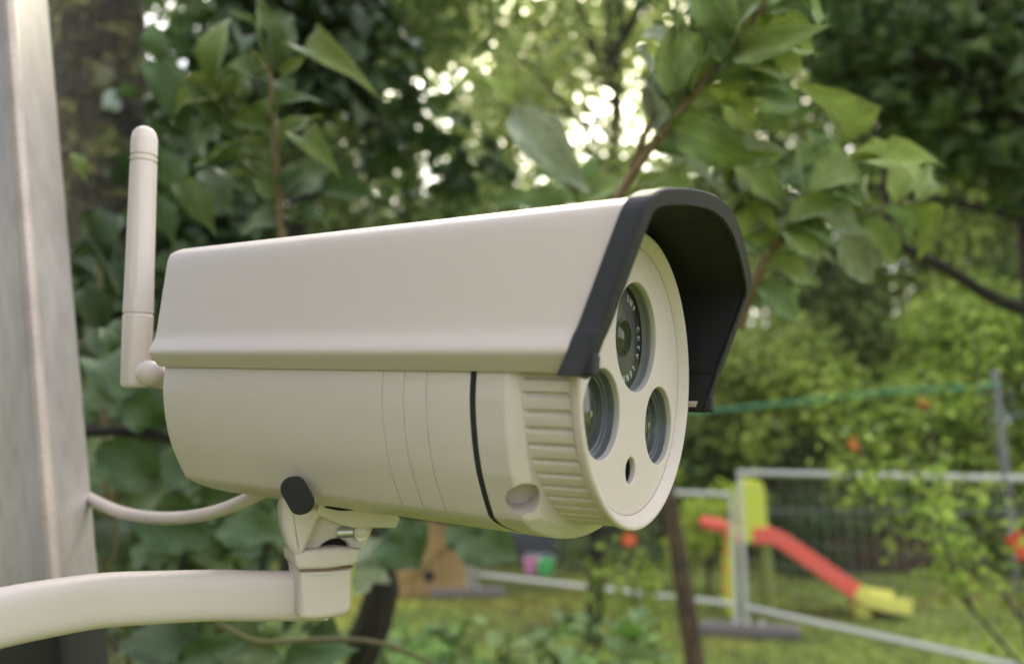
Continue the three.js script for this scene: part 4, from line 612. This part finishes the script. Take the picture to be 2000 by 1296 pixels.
{ // leafy plant filling the lower left, big single leaves
  const base = at(360, 1330, .9).setY(0), t = thing('broadleaf_plant', 'broad leafed plant filling the gap below the antenna and bracket arm', 'plant', base), L = (px, py, d) => at(px, py, d).sub(base), r = rngOf(44);
  for (const s of [[[260, 1500, .9], [230, 1100, .78], [225, 960, .75], [250, 820, .72]], [[330, 1500, .95], [340, 1150, .85], [400, 1000, .8]], [[480, 1500, 1], [500, 1200, .9], [520, 1060, .86]], [[180, 1500, .8], [205, 1000, .8], [200, 700, .82], [190, 480, .84]]]) part('stem', tube([V((s[0][0] - 330) * .0004, 0, 0), ...s.map(p => L(...p))], [.010, .007, .005, .003], 9, 30), r() > .5 ? M.twigGreen : M.barkDark, t);
  part('stem', tube([L(150, 845, .62), L(240, 842, .62), L(330, 856, .62), L(420, 890, .62)], [.0042, .0045, .004], 9, 18), M.barkDark, t);
  part('stem', tube([L(420, 1215, .56), L(500, 1252, .56), L(600, 1250, .56), L(720, 1252, .57), L(800, 1275, .58), L(860, 1310, .6)], [.0019, .0021, .0017], 9, 18), M.twigGreen, t); part('stem', tube([L(205, 1130, .5), L(222, 1085, .5), L(228, 1010, .5)], [.0014, .0010], 8, 12), M.twigGreen, t);
  const lv = [[215, 690, 195, 640, 40, .5, 1, .2], [192, 700, 300, 830, 90, .62, 0, 0], [170, 560, 195, 660, 70, .7, 3, .2], [150, 760, 240, 800, 70, .7, 1, .3], [240, 780, 330, 840, 80, .6, 0, .2], [190, 870, 320, 960, 110, .62, 0, .1], [320, 930, 240, 1010, 100, .64, 2, .2], [260, 1000, 420, 1060, 110, .66, 0, .1], [440, 1010, 560, 1060, 90, .68, 0, .3], [350, 1060, 460, 1120, 90, .66, 2, -.2], [500, 1010, 420, 1110, 100, .7, 1, .2], [400, 980, 540, 1000, 80, .72, 0, .2], [300, 900, 420, 930, 100, .72, 1, 0], [210, 1010, 240, 1130, 70, .7, 3, .2], [260, 1230, 420, 1300, 110, .6, 3, .1], [420, 1240, 560, 1290, 80, .6, 2, .2], [350, 1290, 520, 1240, 60, .58, 0, .3], [560, 1300, 700, 1270, 70, .6, 0, .2], [180, 640, 260, 720, 70, .75, 1, 0], [200, 480, 230, 580, 70, .8, 3, 0], [160, 420, 240, 470, 60, .8, 1, .3], [230, 420, 200, 540, 60, .8, 3, .3]];
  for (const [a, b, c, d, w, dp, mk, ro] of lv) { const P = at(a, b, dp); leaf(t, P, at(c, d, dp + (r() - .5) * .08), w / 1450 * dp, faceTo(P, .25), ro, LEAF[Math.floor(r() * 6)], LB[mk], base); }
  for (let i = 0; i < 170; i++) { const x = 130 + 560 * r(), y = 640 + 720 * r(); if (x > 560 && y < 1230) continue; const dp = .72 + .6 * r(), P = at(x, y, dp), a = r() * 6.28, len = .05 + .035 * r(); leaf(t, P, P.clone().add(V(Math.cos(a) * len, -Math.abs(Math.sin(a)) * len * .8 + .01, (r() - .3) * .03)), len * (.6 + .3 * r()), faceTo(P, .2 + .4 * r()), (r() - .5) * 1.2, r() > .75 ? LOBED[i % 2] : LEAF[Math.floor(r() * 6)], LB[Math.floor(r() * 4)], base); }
}
{ // dark leaning trunk with a lobed leaf under the bracket
  const base = at(690, 1420, 1.25).setY(0), t = thing('leaning_trunk', 'dark leaning trunk behind the bracket end block', 'tree trunk', base), L = (px, py, d) => at(px, py, d).sub(base);
  part('trunk', tube([V(-.02, -.03, 0), L(660, 1420, 1.25), L(705, 1270, 1.22), L(745, 1170, 1.2), L(738, 1090, 1.2), L(700, 1010, 1.2), L(640, 900, 1.25)], [.07, .058, .046, .040, .034, .03, .02], 12, 30), M.barkDark, t);
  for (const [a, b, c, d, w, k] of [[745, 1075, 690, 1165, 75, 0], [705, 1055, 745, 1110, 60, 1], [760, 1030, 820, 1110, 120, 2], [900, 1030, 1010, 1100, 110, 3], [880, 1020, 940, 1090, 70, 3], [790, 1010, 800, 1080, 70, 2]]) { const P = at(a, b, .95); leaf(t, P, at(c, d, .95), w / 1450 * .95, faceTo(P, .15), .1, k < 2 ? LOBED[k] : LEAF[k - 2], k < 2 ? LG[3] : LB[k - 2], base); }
  part('limb', tube([L(700, 1010, 1.2), L(800, 1000, 1.0), L(900, 1015, .95), L(1000, 1000, .95)], [.014, .008, .005], 8, 16), M.barkDark, t);
}
{ // bright low plants along the bottom
  const spots = [[760, 1350, 1.5, 'bright green leafy plant at the bottom beside the bracket end'], [960, 1360, 1.7, 'bright green leafy plant at the bottom below the camera barrel'], [1150, 1370, 1.6, 'bright green leafy plant at the bottom below the front ring'], [620, 1360, 1.3, 'bright green leafy plant at the bottom under the bracket']], r = rngOf(71);
  for (const [px, py, d, lab] of spots) {
    const base = at(px, py, d).setY(0), top = at(px, 1238, d).y, t = thing('leafy_plant', lab, 'plant', base); for (let k = 0; k < 6; k++) part('stem', tube([V(0, 0, 0), V((r() - .5) * .1, top * .6, (r() - .5) * .1), V((r() - .5) * .26, top * (.93 + .08 * r()), (r() - .5) * .2)], [.006, .003], 7, 12), M.twigGreen, t);
    for (let i = 0; i < 70; i++) { const P = V(base.x + (r() - .5) * .34, top - .3 * Math.pow(r(), 1.4) + .01 * (r() - .5), base.z + (r() - .5) * .3), a = r() * 6.28, len = .05 + .04 * r(); leaf(t, P, P.clone().add(V(Math.cos(a) * len, (r() - .55) * len, Math.sin(a) * len)), len * .62, faceTo(P, .75), (r() - .5), LEAF[Math.floor(r() * 6)], [leafMatBright, LG[0], LG[4]][Math.floor(r() * 3)], base); }
  }
}
{ // wispy shrub in front of the right fence panel, and slender stalks at the bottom
  const r = rngOf(81);
  const wisp = (lab, base, stems, n, size, pal, seed, rad) => { const t = thing('wispy_shrub', lab, 'shrub', base); const cl = []; for (const s of stems) { const P = s.map(p => at(...p).sub(base)); part('stem', tube(P, [rad, rad * .7, rad * .4], 7, 24), M.twigDark, t); for (const q of new THREE.CatmullRomCurve3(P).getPoints(7).slice(2)) cl.push([q.x, q.y, q.z, .07, .07, .06]); } foliage(t, cl, n, size, pal, seed, {}); };
  wisp('wispy dark stemmed shrub in front of the right fence panel', at(1990, 1296, 1.5).setY(0), [[[2080, 1400, 1.45], [1900, 1190, 1.5], [1700, 985, 1.6], [1610, 800, 1.7]], [[2080, 1330, 1.4], [1950, 1140, 1.5], [1850, 960, 1.6], [1800, 760, 1.7]], [[2100, 1260, 1.4], [1990, 1010, 1.5], [1930, 820, 1.6], [1900, 640, 1.7]], [[1700, 985, 1.6], [1690, 900, 1.62], [1640, 740, 1.7]], [[1900, 1190, 1.5], [1840, 1050, 1.5], [1760, 860, 1.6]]], 900, .021, G.light, 811, .0045);
  wisp('slender stalks with fine leaves below the front ring', at(1180, 1296, 2.4).setY(0), [[[1160, 1500, 2.3], [1165, 1250, 2.35], [1180, 1080, 2.4]], [[1270, 1500, 2.3], [1285, 1240, 2.35], [1265, 1090, 2.4]], [[1210, 1500, 2.3], [1225, 1250, 2.35], [1250, 1120, 2.4]]], 320, .030, G.light, 812, .006);
  // flowers
  const fm = std(lin(.78, .12, .05), .6), yc = std(lin(.7, .5, .08), .7);
  for (const [px, py, d, s, lab] of [[1670, 866, 9.2, .11, 'orange flower in the hedge above the fence rail'], [1803, 784, 9.4, .09, 'orange flower high in the hedge under the green cord'], [1228, 1052, 6.5, .075, 'red flower just below the front ring'], [1988, 1062, 5.2, .12, 'large orange-red flower at the right edge']]) {
    const p = at(px, py, d), f = thing('garden_flower', lab, 'flower', p, 'orange flowers in the garden'); for (let k = 0; k < 7; k++) { const a = k / 7 * 6.283, m = leaf(f, p, p.clone().add(V(Math.cos(a) * s, Math.sin(a) * s, .3 * s)), s * .8, V(0, .1, 1), 0, LEAF[0], fm, p); m.name = 'petal'; }
    part('flower_centre', new THREE.SphereGeometry(s * .22, 12, 8).translate(0, 0, s * .1), yc, f); part('stem', tube([V(0, 0, 0), V(.05, -.4, -.1), V(.1, -.75, -.15)], [.012, .015], 6, 8), M.twigGreen, f);
  }
}

//@@END
renderer.render(scene, camera);
